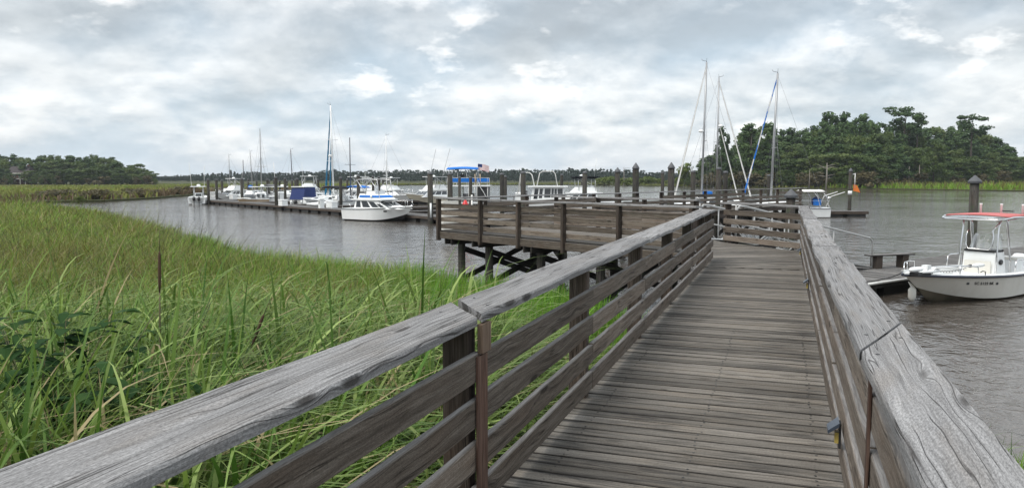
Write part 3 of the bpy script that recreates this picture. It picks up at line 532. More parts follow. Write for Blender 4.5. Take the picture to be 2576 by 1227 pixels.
def cap_piece(rail,a_in,a_out,b_in,b_out,z,t=.042,seg=14,wob=.006,name='cap_rail',mat='cap',bow=0.0,zb=None):
    """a handrail board with its own uneven edges, from corner pair a to corner pair b"""
    ai,ao,bi,bo=[Vector(q) for q in (a_in,a_out,b_in,b_out)]; mb=MB(); ou,ov=random.random()*90,random.random()*90; W_=(ai-ao).length; L=((ai+ao)/2-(bi+bo)/2).length; ring=[]; us=[]; zb=z if zb is None else zb
    ph=[random.uniform(0,6) for _ in range(6)]
    for k in range(seg+1):
        s=k/seg; e=1 if 0<k<seg else .35; f1=wob*e*(math.sin(s*L*3.1+ph[0])+.6*math.sin(s*L*8.3+ph[1])+random.uniform(-.2,.2)); f2=wob*e*(math.sin(s*L*2.7+ph[2])+.6*math.sin(s*L*7.1+ph[3])+random.uniform(-.2,.2)); f1*=.75; f2*=.75; zz=z+(zb-z)*s+.003*math.sin(s*L*2+ph[4])+bow*math.sin(PI*s)
        i=ai.lerp(bi,s); o=ao.lerp(bo,s); cr=(o-i).normalized(); i=i+cr*f1; o=o+cr*f2; c=.011
        ring.append([(i.x,i.y,zz-t),(i.x,i.y,zz-c),(i.x+cr.x*c,i.y+cr.y*c,zz),(i.x*.5+o.x*.5,i.y*.5+o.y*.5,zz-.003),(o.x-cr.x*c,o.y-cr.y*c,zz),(o.x,o.y,zz-c),(o.x,o.y,zz-t)]); us.append(ou+L*s)
    vv=[0,t-.011,t+.003,t+W_/2,t+W_,t+W_+.012,t*2+W_]; n=7; vs=[p for r in ring for p in r]; fs=[];uv=[]
    for k in range(seg):
        for i in range(n):
            j=(i+1)%n; v0=ov+vv[i]; v1=ov+(vv[j] if j else vv[-1]+W_); fs.append((k*n+i,k*n+j,(k+1)*n+j,(k+1)*n+i)); uv.append([(us[k],v0),(us[k],v1),(us[k+1],v1),(us[k+1],v0)])
    for r0,rev in ((0,0),(seg,1)): fs.append(tuple(r0*n+i for i in range(n))); uv.append([(ou+vv[i],ov+i*.01) for i in range(n)])
    mb.add(vs,fs,uv,random.uniform(.35,.75))
    for k in (1,seg-1):                                            # nail heads
        for q in (.22,.78):
            r=ring[k]; x=r[2][0]+(r[4][0]-r[2][0])*q; y=r[2][1]+(r[4][1]-r[2][1])*q; mb.box((x,y,max(r[2][2],r[4][2])-.0005),(.011,.011,.003),.4,1)
    return mb.build(name,[M[mat],M['black']],rail,fixn=True)
bw=thing('boardwalk','weathered grey timber boardwalk with board railings, running from the viewer out to the landing','boardwalk')
LL,LR=-1.38,.34
# decks
dk=MB(); deckboards(dk,[LA(-1.46,-1.2)[:2],LA(.44,-1.2)[:2],LA(.44,15.2)[:2],LA(-1.46,15.2)[:2]],(NX,NY),.142,.019,ZD)
k_=-1.2+.071
while k_<9:
    for l in (-1.25,-.5,.22):
        for o_ in (-.035,.035):
            if random.random()<.9: dk.box(LA(l+random.uniform(-.012,.012),k_+o_+random.uniform(-.006,.006),ZD+.0012),(.011,.011,.003),.3,1)
    k_+=.142
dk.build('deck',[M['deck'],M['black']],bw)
A_=Vector((-2.35,25.2)); B_=Vector((4.30,17.62)); F_=Vector(LA(.40,19.0)[:2]); G_=Vector((5.62,20.45)); E_=Vector((5.45,22.95)); D_=Vector((1.05,27.95)); C_=Vector((18.7,49.3)); pd=(B_-A_).normalized(); pb=Vector((-pd.y,pd.x))
if pb.y<0: pb=-pb
land_poly=[LA(-1.46,15.205)[:2],LA(.46,15.205)[:2],tuple(F_+Vector((.06,-.02))),tuple(G_),tuple(E_),tuple(E_-pb*1.2-pd*.8),tuple(B_+pb*.2)]
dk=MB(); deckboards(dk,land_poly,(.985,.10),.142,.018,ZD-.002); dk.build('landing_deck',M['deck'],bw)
# substructure of the walk
st=MB()
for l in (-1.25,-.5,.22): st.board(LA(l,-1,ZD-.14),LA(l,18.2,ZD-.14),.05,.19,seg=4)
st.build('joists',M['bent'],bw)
for a in (1.0,4.2,7.4,10.6,13.8,16.6):
    for l in (-1.15,.15):
        q=LA(l,a); MB().lathe((q[0],q[1],0),[(.125,-.8),(.125,0),(.12,ZD-.26)],12,0,.5,.05).build('pile',M['pile'],bw)
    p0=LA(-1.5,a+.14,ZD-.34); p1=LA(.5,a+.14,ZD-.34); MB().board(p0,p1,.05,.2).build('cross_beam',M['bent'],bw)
# left railing
rl=sub('railing',bw); rl['label']='left railing with the broad cap and one reddish batten at the joint'
lp=[-1.0,1.0,3.43,5.78,8.15,10.5,12.7,14.9,16.35]
rail_run(rl,[LA(LL,a)[:2] for a in lp],(NX,NY),ZD,-.115,-.02,(0,.03))
cz=ZD+1.06
def q2(l,a): return LA(l,a)[:2]
cap_piece(rl,q2(-1.325,-1.5),q2(-1.70,-1.5),q2(-1.385,3.40),q2(-1.695,3.78),cz-.012,seg=26,wob=.006,bow=0)
cap_piece(rl,q2(-1.365,3.412),q2(-1.66,3.80),q2(-1.36,8.25),q2(-1.655,8.22),cz+.006,seg=30,wob=.010)
cap_piece(rl,q2(-1.36,8.27),q2(-1.66,8.24),q2(-1.36,12.65),q2(-1.66,12.7),cz,seg=22,wob=.009)
cap_piece(rl,q2(-1.36,12.67),q2(-1.665,12.72),q2(-1.345,16.3),q2(-1.67,16.62),cz+.003,seg=20,wob=.008)
m=MB(); m.board(LA(-1.374,3.43,ZD-.05),LA(-1.374,3.43,ZD+.86),.13,.012,up=(NX,NY,0)); o=m.build('batten',M['fresh'],rl); o['label']='reddish less weathered wooden strip'
m=MB(); m.board(LA(-1.372,3.46,ZD+.87),LA(-1.372,3.46,ZD+1.012),.12,.03,up=(NX,NY,0)); m.build('end_block',M['tan'],rl)
# right railing
rr=sub('railing',bw); rr['label']='right railing with the narrower cracked cap'
rp=[-1.0,1.15,3.30,5.75,8.15,10.5,12.9,15.2,17.4,18.95]
rail_run(rr,[LA(LR,a)[:2] for a in rp],(-NX,-NY),ZD,-.115,-.02)
cap_piece(rr,q2(.315,-1.5),q2(.56,-1.5),q2(.292,3.17),q2(.518,3.86),cz-.002,seg=26,wob=.005)
cap_piece(rr,q2(.285,3.174),q2(.512,3.866),q2(.262,8.0),q2(.505,8.02),cz,seg=28,wob=.010)
cap_piece(rr,q2(.27,8.02),q2(.50,8.04),q2(.27,13.2),q2(.50,13.2),cz,seg=26,wob=.010)
cap_piece(rr,q2(.275,13.22),q2(.505,13.22),q2(.28,18.85),q2(.50,19.15),cz+.004,seg=22,wob=.010)
m=MB(); m.board(LA(.333,3.24,ZD-.05),LA(.333,3.24,ZD+.97),.05,.012,up=(-NX,-NY,0)); o=m.build('batten',M['fresh'],rr); o['label']='reddish wooden strip'
# end panel by the gangway
rp2=sub('railing',bw); rp2['label']='short end railing beside the gangway'
pdir=(G_-F_).normalized(); inn=Vector((pdir.y,-pdir.x))
if inn.dot(Vector((-1,-.6)))<0: inn=-inn
rail_run(rp2,[tuple(F_),tuple(F_.lerp(G_,.97))],tuple(inn),ZD,-.095,-.0,(.04,.05),postz=-.12)
cap_piece(rp2,tuple(F_-inn*-.10-pdir*.10),tuple(F_-inn*.17-pdir*.02),tuple(G_+inn*.10+pdir*.02),tuple(G_-inn*.17+pdir*.10),cz+.002,seg=12,wob=.006)
# solar lamps clipped to the right railing
def solar(l,a,z,label):
    p=LA(l-.012,a,z); t=thing('solar_light',label,'solar light',p,math.atan2(UY,UX),'solar lights on the right railing')
    MB().box((0,.006,-.005),(.075,.012,.14)).build('back_plate',M['black'],t,False)
    m=MB(); m.hexa([(-.065,.012,.055),(.065,.012,.055),(.06,.07,.01),(-.06,.07,.01),(-.065,.012,.077),(.065,.012,.077),(.06,.07,.030),(-.06,.07,.030)]); m.build('solar_panel',M['pv'],t,False)
    MB().box((0,.022,-.02),(.05,.02,.06)).build('lens',M['amber'],t,False)
solar(.34,4.55,ZD+.30,'nearest solar light, with its blue panel, on the right railing'); solar(.34,10.9,ZD+.30,'second solar light along the right railing'); solar(.34,16.3,ZD+.24,'farthest solar light, near the end panel')
random.seed(33)
# ---- fishing platform and long outer pier
pp=thing('fishing_pier','dark brown timber pier platform on braced piles with railings and a long outer arm','pier')
W_in=4.36; A2=A_+pb*W_in; B2=B_+pb*.3
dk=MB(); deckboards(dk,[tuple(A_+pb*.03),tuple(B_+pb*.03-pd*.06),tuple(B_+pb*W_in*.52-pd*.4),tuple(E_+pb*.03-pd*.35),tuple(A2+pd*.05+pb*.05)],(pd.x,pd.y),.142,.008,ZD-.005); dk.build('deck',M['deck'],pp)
C2=C_
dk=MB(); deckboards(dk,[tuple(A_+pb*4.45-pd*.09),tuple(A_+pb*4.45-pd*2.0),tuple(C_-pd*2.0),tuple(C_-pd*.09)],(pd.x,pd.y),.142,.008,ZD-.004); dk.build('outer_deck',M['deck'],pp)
fr=sub('railing',pp); fr['label']='front railing seen from outside, posts proud of the boards'
ts=[0,.216,.389,.571,.767,.985]; P5=[A_.lerp(B_,t) for t in ts]; rail_run(fr,[tuple(p) for p in P5],tuple(pb),ZD,-.075,.02,postz=-.33,pw=.09)
def capline(rail,a,b,inn,n,wi,wo,z=cz,ex=(0,0)):
    d=(b-a).normalized(); a=a-d*ex[0]; b=b+d*ex[1]
    for i in range(n):
        s0=a.lerp(b,i/n)+d*.004; s1=a.lerp(b,(i+1)/n); cap_piece(rail,tuple(s0+inn*wi),tuple(s0-inn*wo),tuple(s1+inn*wi),tuple(s1-inn*wo),z+random.uniform(-.006,.006),seg=12,wob=.006)
capline(fr,A_,B_,pb,3,.10,.15,ex=(.15,0))
br_=sub('railing',pp); br_['label']='long railing of the outer arm'
tb=[.0,.07,.14,.21,.275,.335,.38,.445,.514,.582,.655,.722,.796,.871,.985]; rail_run(br_,[tuple(A_.lerp(C_,t)) for t in tb],tuple(pd),ZD,-.075,.02,skip={(0,3),(6,3),(12,3),(11,3)},postz=-.25)
capline(br_,A_,C_,pd,8,.10,.13,ex=(.1,.25))
ir=sub('railing',pp); ir['label']='inner railing of the platform'
I0=A2+pd*.9; rail_run(ir,[tuple(I0.lerp(E_,t)) for t in (0,.34,.67,1)],tuple(-pb),ZD,-.075,.02,postz=-.2); capline(ir,I0,E_,-pb,2,.12,.13,ex=(.1,.12))
m=MB()
for a,b in ((A_,B_),): m.board((*(a-pb*.03),ZD-.155),(*(b-pb*.03),ZD-.155),.045,.22,seg=8,wob=.002)
m.build('rim_board',M['rail'],pp); m=MB(); m.board((*(A_-pd*.03),ZD-.155),(*(C_-pd*.03),ZD-.155),.045,.22,seg=8,wob=.002); m.build('rim_board',M['post'],pp)
st=MB()
for k in range(9):
    a=A_.lerp(B_,.03+k*.115)+pb*.02; b=a+pb*4.2; st.board((*a,ZD-.15),(*b,ZD-.15),.05,.2)
st.build('joists',M['bent'],pp)
def pile(parent,q,top,r=.125): MB().lathe((q[0],q[1],0),[(r,-.9),(r,.1),(r*.97,top)],14,0,.5,.05).build('pile',M['pile'],parent)
def brace(parent,a,za,b,zb): MB().board((a[0],a[1],za),(b[0],b[1],zb),.05,.18).build('brace',M['bent'],parent)
for t in (.055,.195,.43,.66,.88):
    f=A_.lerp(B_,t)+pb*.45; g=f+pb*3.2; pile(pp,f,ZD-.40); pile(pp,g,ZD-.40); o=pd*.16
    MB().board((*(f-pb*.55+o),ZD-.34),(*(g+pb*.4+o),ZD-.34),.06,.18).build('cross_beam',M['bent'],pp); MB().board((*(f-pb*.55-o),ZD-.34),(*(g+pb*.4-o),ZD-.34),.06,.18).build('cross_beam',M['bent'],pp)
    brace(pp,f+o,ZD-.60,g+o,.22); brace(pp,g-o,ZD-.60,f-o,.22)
for t in (.22,.32,.42,.52,.62,.72,.82,.92,.985):
    f=A_.lerp(C_,t)-pd*.3; g=f-pd*1.5; pile(pp,f,ZD-.2,.13); pile(pp,g,ZD-.2,.13); MB().board((*(f+pd*.1),ZD-.2),(*(g-pd*.2),ZD-.2),.06,.2).build('cross_beam',M['bent'],pp); brace(pp,f,ZD-.4,g,.2); brace(pp,g,ZD-.4,f,.2)
# ---- signs and extinguisher behind the platform (on the inner side of the outer arm)
def signboard(c,rz,label,txt):
    t=thing('sign',label,'sign',c,rz,None); MB().box((0,0,0),(.62,.02,.15)).build('panel',M['black'],t,False); o=textmesh('lettering',txt,.11,0,.002,M['gel'],t); o.location=(0,-.013,0); o.rotation_euler=(PI/2,0,0)
an=math.atan2(pb.y,pb.x)
sq=A_.lerp(C_,.108)
signboard((sq.x+pd.x*.045,sq.y+pd.y*.045,ZD+.35),an,'lower small dark sign with pale lettering on the corner railing boards','Pumpout')
# ---- gangway
gw=thing('gangway','sloping white aluminium gangway with truss railings going down to the floating dock','gangway')
g0=(E_+G_)/2+Vector((.25,-.05)); g1=Vector((12.1,27.0)); gd=(g1-g0).normalized(); gn=Vector((-gd.y,gd.x)); LG=(g1-g0).length
def GP(s,o,h): q=g0+gd*(s*LG)+gn*o; return (q.x,q.y,ZD-.02+(0.52-ZD)*s+h)
m=MB(); 
for k in range(48): m.board(GP(k/48,-.55,.0),GP(k/48,.55,.0),LG/48-.015,.03)
m.build('walkway',M['alu'],gw)
for o in (-.6,.6):
    s=sub('truss_railing',gw); m=MB(); m.tube([GP(.0,o,.45),GP(.005,o,.86),GP(.02,o,.97),GP(.05,o,1.0)]+([GP(k/8,o,1.0) for k in range(1,8)]+[GP(.97,o,1.0),GP(.992,o,.93),GP(1,o,.8),GP(1,o,.06)] if o<0 else [GP(.3,o,1.0),GP(.66,o,1.0)]),.032,8); m.build('handrail',M['gpipe'],s)
    m=MB(); m.tube([GP(0,o,.48),GP(.74,o,.48)],.024,6); m.build('middle_rail',M['gpipe'],s); m=MB(); m.tube([GP(0,o,.0),GP(1,o,.0)],.036,6); m.build('bottom_rail',M['gpipe'],s)
    m=MB(); NS=9
    for k in ([*range(7),9] if o<0 else range(7)): m.tube([GP(k/NS,o,.0),GP(k/NS,o,1.0 if k<9 else .1)],.02,6)
    for k in range(6): m.tube([GP(k/NS,o,.0 if k%2 else .48),GP((k+1)/NS,o,.48 if k%2 else .0)],.018,6)
    m.build('truss_bars',M['gpipe'],s)
# ---- right floating dock, bench, fender pipe
e=Vector((.82,.57)); e.normalize(); f_=Vector((-e.y,e.x)); K0=Vector((9.2,21.9))
def KP(a,b,z): q=K0+e*a+f_*b; return (q.x,q.y,z)
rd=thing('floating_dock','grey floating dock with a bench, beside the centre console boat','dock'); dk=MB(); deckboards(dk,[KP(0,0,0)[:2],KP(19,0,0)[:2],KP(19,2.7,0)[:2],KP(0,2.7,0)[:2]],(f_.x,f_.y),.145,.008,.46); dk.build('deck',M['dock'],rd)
m=MB(); m.board(KP(-.02,-.03,.36),KP(19,-.03,.36),.045,.20,seg=6); m.board(KP(-.03,0,.36),KP(-.03,2.7,.36),.045,.2); m.board(KP(0,2.73,.36),KP(19,2.73,.36),.045,.2); m.build('rim_board',M['dock'],rd)
m=MB()
for a in (0.2,2.9,5.6,8.3,11,13.7,16.4): q=KP(a+1.15,1.35,.08); m.box(q,(2.3,2.5,.42),math.atan2(e.y,e.x))
m.build('floats',M['conc'],rd)
m=MB(); m.tube([KP(-.05,-.09,.43),KP(2.2,-.09,.435),KP(4.6,-.09,.43)],.045,8); m.build('fender_pipe',M['whitepipe'],rd)
bc=thing('bench','plain grey plank bench on two thick legs on the floating dock','bench',KP(6.15,1.75,.46),math.atan2(e.y,e.x)-.28)
MB().board((-.95,0,.46),(.95,0,.46),.36,.05,seg=4,wob=.003).build('seat',M['dock'],bc,False)
for x in (-.58,.58): m=MB(); m.box((x,0,.2175),(.26,.30,.435)); m.build('leg',M['post'],bc,False)
tag(MB().tube([KP(.6,.35,.50),KP(1.0,.3,.49),KP(1.3,.5,.49),KP(1.0,.6,.49),KP(.8,.35,.5),KP(1.5,.15,.48),KP(2.1,-.02,.50),KP(2.45,-.35,.62),KP(2.75,-.75,.86)],.016,6).build('mooring_rope',M['black']),'black mooring rope running from the dock cleat to the boat bow','rope')
# ------------------------------------------------------------------ boats
random.seed(44)
def hull_pts(L,B,zb,zs,rake,s,draft=.30,chz=.10,full=2.3):
    hb=B/2*(1-max(0,(s-.42)/.58)**full)*(.90+.10*min(1,s/.35)); sh=zs+(zb-zs)*s**1.9; ch=hb*(.90-.42*max(0,(s-.5)/.5)**1.4); cz_=chz+(zb*.45)*max(0,(s-.55)/.45)**2; kz=-draft+ (zb*.35)*max(0,(s-.72)/.28)**2.2
    return (L*s,max(hb,.02),sh),((L-rake*.55)*s,max(ch,.012),cz_),((L-rake)*s,0,kz)
def side_pt(a,b,t): # flared topside between chine b and sheer a
    f=t+(.16*(t*t-t))
    return (b[0]+(a[0]-b[0])*t, b[1]+(a[1]-b[1])*f, b[2]+(a[2]-b[2])*t)
def hull(t,L,B,zb,zs,rake=.6,mat='gel',draft=.3,chz=.1,cock=(.05,.55),fz=.25,full=2.3,rub='navyrub',bottom='grime',gw=.17,rubr=.035,stripe=None):
    N=20; rings=[];bot=[]
    for k in range(N+1):
        s=k/N; a,b,c=hull_pts(L,B,zb,zs,rake,s,draft,chz,full); q=[side_pt(a,b,u) for u in (1,.72,.45,.2,0)]; rings.append(q+[(p[0],-p[1],p[2]) for p in q[::-1]])
        bot.append([b,((b[0]+c[0])/2,b[1]*.52,(b[2]+c[2])/2+.01),c,((b[0]+c[0])/2,-b[1]*.52,(b[2]+c[2])/2+.01),(b[0],-b[1],b[2])])
    m=MB(); n=len(rings[0])
    vs=[p for r in rings for p in r]; fs=[]
    for k in range(N):
        for i in range(n-1):
            if i==4: continue
            fs.append((k*n+i,k*n+i+1,(k+1)*n+i+1,(k+1)*n+i))
    m.add(vs,fs,None,.5,0,True); m.add(rings[0]+[bot[0][3],bot[0][2],bot[0][1]],[tuple(range(n+3))[::-1]])
    m.add(rings[N],[tuple(range(n))])
    h=m.build('hull',M[mat],t,False,fixn=True)
    m=MB(); m.loft(bot,capa=False,capb=False); m.build('hull_bottom',M[bottom],t,False,fixn=True)
    # deck with a cockpit well
    m=MB(); R_=[]
    for k in range(N+1):
        s=k/N; a=hull_pts(L,B,zb,zs,rake,s,draft,chz,full)[0]; g=min(gw,a[1]*.6); y=a[1]-g; incock=cock and cock[0]<=s<=cock[1]; z0=a[2]+.005; bb=hull_pts(L,B,zb,zs,rake,s,draft,chz,full)[1]; yf=min(y-.02,bb[1]*.80) if incock else y*.99; zf=fz if incock else a[2]+.03+.03*math.sin(PI*min(1,max(0,s)))
        R_.append([(a[0],a[1],z0),(a[0],y,z0+.02),(a[0],yf,zf),(a[0],0,zf+(.0 if incock else .03)),(a[0],-yf,zf),(a[0],-y,z0+.02),(a[0],-a[1],z0)])
    m.loft(R_,capa=True,capb=False,smooth=False); m.build('deck',M['gel' if mat!='beige' else 'gelwarm'],t,False,fixn=True)
    if rub:
        pts=[]; 
        for k in range(N+1): a=hull_pts(L,B,zb,zs,rake,k/N,draft,chz,full)[0]; pts.append((a[0],a[1]+.008,a[2]-.03))
        full_=pts+[(p[0],-p[1],p[2]) for p in pts[::-1]]; m=MB(); m.tube(full_,rubr,6); m.build('rub_rail',M[rub],t,False)
    return h
def cabin(t,x0,x1,wb,z0,z1,slf=.5,sla=.05,wt=None,name='cabin',mat='gel',side=(),front=(),back=(),glass='glass',ob=.012,roof=0,roofmat=None):
    """tapered house from x0 (aft) to x1 (fore); window lists are spans (u0,u1,v0,v1) across each face"""
    wt=wt or wb*.86; b=[(x0,-wb/2,z0),(x1,-wb/2,z0),(x1,wb/2,z0),(x0,wb/2,z0)]; tp=[(x0+sla,-wt/2,z1),(x1-slf,-wt/2,z1),(x1-slf,wt/2,z1),(x0+sla,wt/2,z1)]
    c=MB().hexa(b+tp).build(name,M[mat],t,False)
    def pane(q00,q10,q01,q11,sp,nm):
        q=[Vector(x) for x in (q00,q10,q01,q11)]; nn=(q[1]-q[0]).cross(q[2]-q[0]).normalized()
        for (u0,u1,v0,v1) in sp:
            P=lambda u,v:(q[0].lerp(q[1],u)).lerp(q[2].lerp(q[3],u),v)
            a=[P(u0,v0),P(u1,v0),P(u1,v1),P(u0,v1)]; MB().hexa([p-nn*.02 for p in a]+[p+nn*ob for p in a]).build(nm,M[glass],c,False,fixn=True)
    pane(b[0],b[1],tp[0],tp[1],side,'window'); pane(b[2],b[3],tp[2],tp[3],[(1-u1,1-u0,v0,v1) for u0,u1,v0,v1 in side],'window'); pane(b[1],b[2],tp[1],tp[2],front,'windscreen'); pane(b[3],b[0],tp[3],tp[0],back,'window')
    if roof: MB().box(((x0+sla+x1-slf)/2+.05,0,z1+.03),(x1-slf-x0-sla+roof*2,wt+roof,.06)).build('roof',M[roofmat or mat],t,False)
    return c
def tubes(t,name,paths,r,mat,n=6):
    m=MB(); 
    for p in paths: m.tube(p,r,n)
    return m.build(name,M[mat],t,False)
def canopy(t,name,x0,x1,w,z,th,mat,arch=.12,sag=0,nx=5,ny=6):
    m=MB(); rows=[]
    for i in range(nx+1):
        x=x0+(x1-x0)*i/nx; e=math.sin(PI*i/nx)
        rows.append([(x,-w/2+w*j/ny,z+arch*math.sin(PI*j/ny)+sag*e) for j in range(ny+1)]+[(x,w/2-w*j/ny,z+arch*math.sin(PI*(ny-j)/ny)+sag*e-th) for j in range(ny+1)])
    m.loft(rows,close=True); return m.build(name,M[mat],t,False,fixn=True)
def outboard(t,y,x=-.25,z=.55,mat='black'):
    m=MB(); m.loft([[(x-.18,y-.12,z),(x+.16,y-.12,z),(x+.16,y+.12,z),(x-.18,y+.12,z)],[(x-.28,y-.17,z+.18),(x+.2,y-.17,z+.18),(x+.2,y+.17,z+.18),(x-.28,y+.17,z+.18)],[(x-.24,y-.15,z+.45),(x+.15,y-.15,z+.45),(x+.15,y+.15,z+.45),(x-.24,y+.15,z+.45)],[(x-.12,y-.09,z+.54),(x+.08,y-.09,z+.54),(x+.08,y+.09,z+.54),(x-.12,y+.09,z+.54)]],close=True)
    m.box((x,y,z-.35),(.16,.09,.75)); return m.build('outboard_motor',M[mat],t,False,fixn=True)
def head(t): return t
# ---- centre console boat at the right edge
e_ang=math.atan2(-e.y,-e.x)
def main_cc():
    L,B=6.9,2.45; bow=Vector((11.0,21.45)); st_=bow+e*L; t=thing('motorboat','white centre console boat with red canvas T-top, moored bow first by the floating dock','boat',(st_.x,st_.y,0),e_ang); zb,zs,rk=.92,.70,1.35
    hull(t,L,B,zb,zs,rk,'gelwarm',.3,.06,(.06,.75),.36,2.0,'navyrub','grime',.22,.04)
    def S(s,u,yo=1):
        a,b,c=hull_pts(L,B,zb,zs,rk,s,.3,.06,2.0); p=side_pt(a,b,u); return Vector((p[0],p[1]*yo,p[2]))
    # registration number on the port bow
    s0=.66; up=(S(s0,.85)-S(s0,.45)).normalized(); fw=(S(s0-.06,.65)-S(s0+.06,.65)).normalized(); nn=fw.cross(up).normalized(); 
    if nn.y<0: nn=-nn
    def onhull(s,u,off): a=S(s,u); d1=(S(s-.01,u)-a).normalized(); d2=(S(s,u+.03)-a).normalized(); q=d1.cross(d2).normalized(); q=q if q.y>0 else -q; return a+q*off
    hgt=(S(.66,1)-S(.66,0)).length
    textmesh('registration_number','SC 5123 BK',.145,.22,.003,M['black'],t,.0022,lambda c:onhull(.700-c.x/L,.66+c.y/hgt,.005+c.z),1.08,'LEFT')
    for s_ in (.732,.565):
        m=MB(); q=[(-.05,-.045),(.04,-.045),(.055,.045),(-.035,.045)]; m.hexa([onhull(s_-x/L,.65+y/hgt,.001) for x,y in q]+[onhull(s_-x/L,.65+y/hgt,.008) for x,y in q]); m.build('decal',M['rock'],t,False,fixn=True)
    # bow platform, seat and rails
    MB().loft([[(L-2.3,-.66,.72),(L-2.3,.66,.72),(L-2.3,.5,.5),(L-2.3,-.5,.5)],[(L-1.4,-.40,.78),(L-1.4,.40,.78),(L-1.4,.25,.6),(L-1.4,-.25,.6)]],close=True,smooth=False).build('bow_platform',M['gel'],t,False,fixn=True)
    for y in (-1,1): tubes(t,'bow_rail',[[(L-2.35,y*.93,.86),(L-2.3,y*.92,1.06),(L-1.9,y*.85,1.10),(L-1.2,y*.62,1.12),(L-.85,y*.45,1.10),(L-.75,y*.40,.90)],[(L-1.6,y*.76,.86),(L-1.6,y*.76,1.11)]],.016,'steel')
    # console
    cx=L-4.35; c=cabin(t,cx-.85,cx,.98,.36,1.30,.10,.18,.92,'console','gel')
    m=MB(); m.box((cx+.02,0,.80),(.012,.78,.46)); m.build('hatch',M['gelwarm'],c,False)
    m=MB(); m.lathe((cx-.42,0,0),[(0.001,0),(.001,.001)],4)
    m=MB(); m.loft([[(cx-.42+.13*math.cos(a),.482,.99+.085*math.sin(a)) for a in np.linspace(0,2*PI,14,endpoint=False)],[(cx-.42+.13*math.cos(a),.50,.99+.085*math.sin(a)) for a in np.linspace(0,2*PI,14,endpoint=False)]],close=True); m.build('porthole',M['black'],c,False,fixn=True)
    m=MB(); m.box((cx-.36,0,1.335),(.62,.88,.07)); m.build('dash_top',M['black'],c,False)
    m=MB(); m.tube([(cx-.84,-.14+.0,1.12)]+[(cx-.92+.02*math.sin(a),.16*math.cos(a),1.12+.16*math.sin(a)) for a in np.linspace(0,2*PI,14)],.016,5); m.build('steering_wheel',M['black'],c,False)
    MB().box((cx+.30,0,.50),(.55,.9,.28)).build('console_seat',M['gel'],t,False); MB().box((cx-1.75,0,.68),(.5,1.0,.62)).build('leaning_post',M['gel'],t,False); MB().box((cx-1.75,0,1.02),(.5,1.0,.1)).build('seat_cushion',M['gelwarm'],t,False)
    # windscreen
    rg=[]
    for z,w,x in ((1.36,.80,cx-.12),(1.62,.74,cx-.22),(1.86,.62,cx-.30)): rg.append([(x-.40,-w/2-.06,z),(x-.14,-w/2,z),(x,-w/2+.14,z),(x+.01,0,z),(x,w/2-.14,z),(x-.14,w/2,z),(x-.40,w/2+.06,z)])
    MB().loft(rg,capa=False,capb=False).build('windscreen',M['clear'],t,False)
    tubes(t,'windscreen_frame',[[(cx-.08,-.36,1.98),(cx-.05,-.40,1.80),(cx-.02,-.39,1.52),(cx,-.30,1.39),(cx,.30,1.39),(cx-.02,.39,1.52),(cx-.05,.40,1.80),(cx-.08,.36,1.98),(cx-.16,.50,2.22)]],.019,'steel',8)
    # T-top frame and canvas
    fr=sub('t_top',t); zt=2.42
    for y in (-1,1):
        tubes(fr,'post',[[(cx+.06,y*.55,.40),(cx+.0,y*.54,1.3),(cx-.10,y*.52,2.1),(cx-.18,y*.56,zt-.02)]],.026,'steel',8); tubes(fr,'post',[[(cx-.95,y*.55,.40),(cx-.86,y*.54,1.35),(cx-.70,y*.52,2.1),(cx-.62,y*.56,zt-.02)],[(cx-.90,y*.55,1.0),(cx-.58,y*.53,2.2),(cx-.5,y*.55,zt-.02)]],.026,'steel',8)
        [tubes(fr,'brace',[q],.018,'steel') for q in ([(cx-.16,y*.54,zt-.16),(cx+.45,y*.66,zt-.05)],[(cx-.62,y*.54,zt-.16),(cx-1.25,y*.72,zt-.03)],[(cx-.16,y*.5,zt-.18),(cx-.10,y*.15,zt-.06)])]
    hw=.98; XA,XB=cx-1.55,cx+.62
    def topz(x,y): return zt+.045*(1-(y/hw)**2)-.10*max(0,(x-cx)/.62)**1.5-.02*((x-XA)/2.1<.2)
    ring=[(XB,-hw*.72),(XB-.14,-hw*.92),(XB-.5,-hw),(XA+.2,-hw),(XA,-hw*.8),(XA,hw*.8),(XA+.2,hw),(XB-.5,hw),(XB-.14,hw*.92),(XB,hw*.72)]
    m=MB(); m.tube([(x,y,topz(x,y)) for x,y in ring],.026,8,closed=True); m.build('hoop',M['steel'],fr,False)
    m=MB(); rows=[]
    for i in range(9):
        x=XA+.02+(XB-.42-XA-.02)*i/8; rows.append([(x,hw*.96*(j/6*2-1),topz(x,hw*.96*(j/6*2-1))+.03) for j in range(7)])
    rows2=[[(p[0],p[1],p[2]-.018) for p in r[::-1]] for r in rows]; m.loft([a+b for a,b in zip(rows,rows2)],close=True); m.build('canvas',M['redc'],fr,False,fixn=True)
    m=MB(); rows=[]
    for i in range(5):
        x=XB-.42+(.40)*i/4; w=hw*.96 if i<2 else hw*(.96-.07*(i-1)); rows.append([(x,w*(j/6*2-1),topz(x,w*(j/6*2-1))+.012) for j in range(7)])
    m.loft([r+[(p[0],p[1],p[2]-.012) for p in r[::-1]] for r in rows],close=True); m.build('front_net',M['clear'],fr,False,fixn=True)
    for k in range(3):
        x=XA+.12; y=-.62+.62*k; MB().lathe((x,y,zt+.05),[(.034,0),(.034,.26),(.042,.27),(.042,.30)],10).build('rod_holder',M['gel'],fr,False)
    tubes(fr,'fishing_rod',[[(XA+.35,.45,zt+.13),(XA+.75,.3,zt+.15)]],.02,'black'); MB().lathe((XA+.1,.8,zt+.02),[(.05,0),(.06,.08),(.02,.12)],10).build('light',M['black'],fr,False)
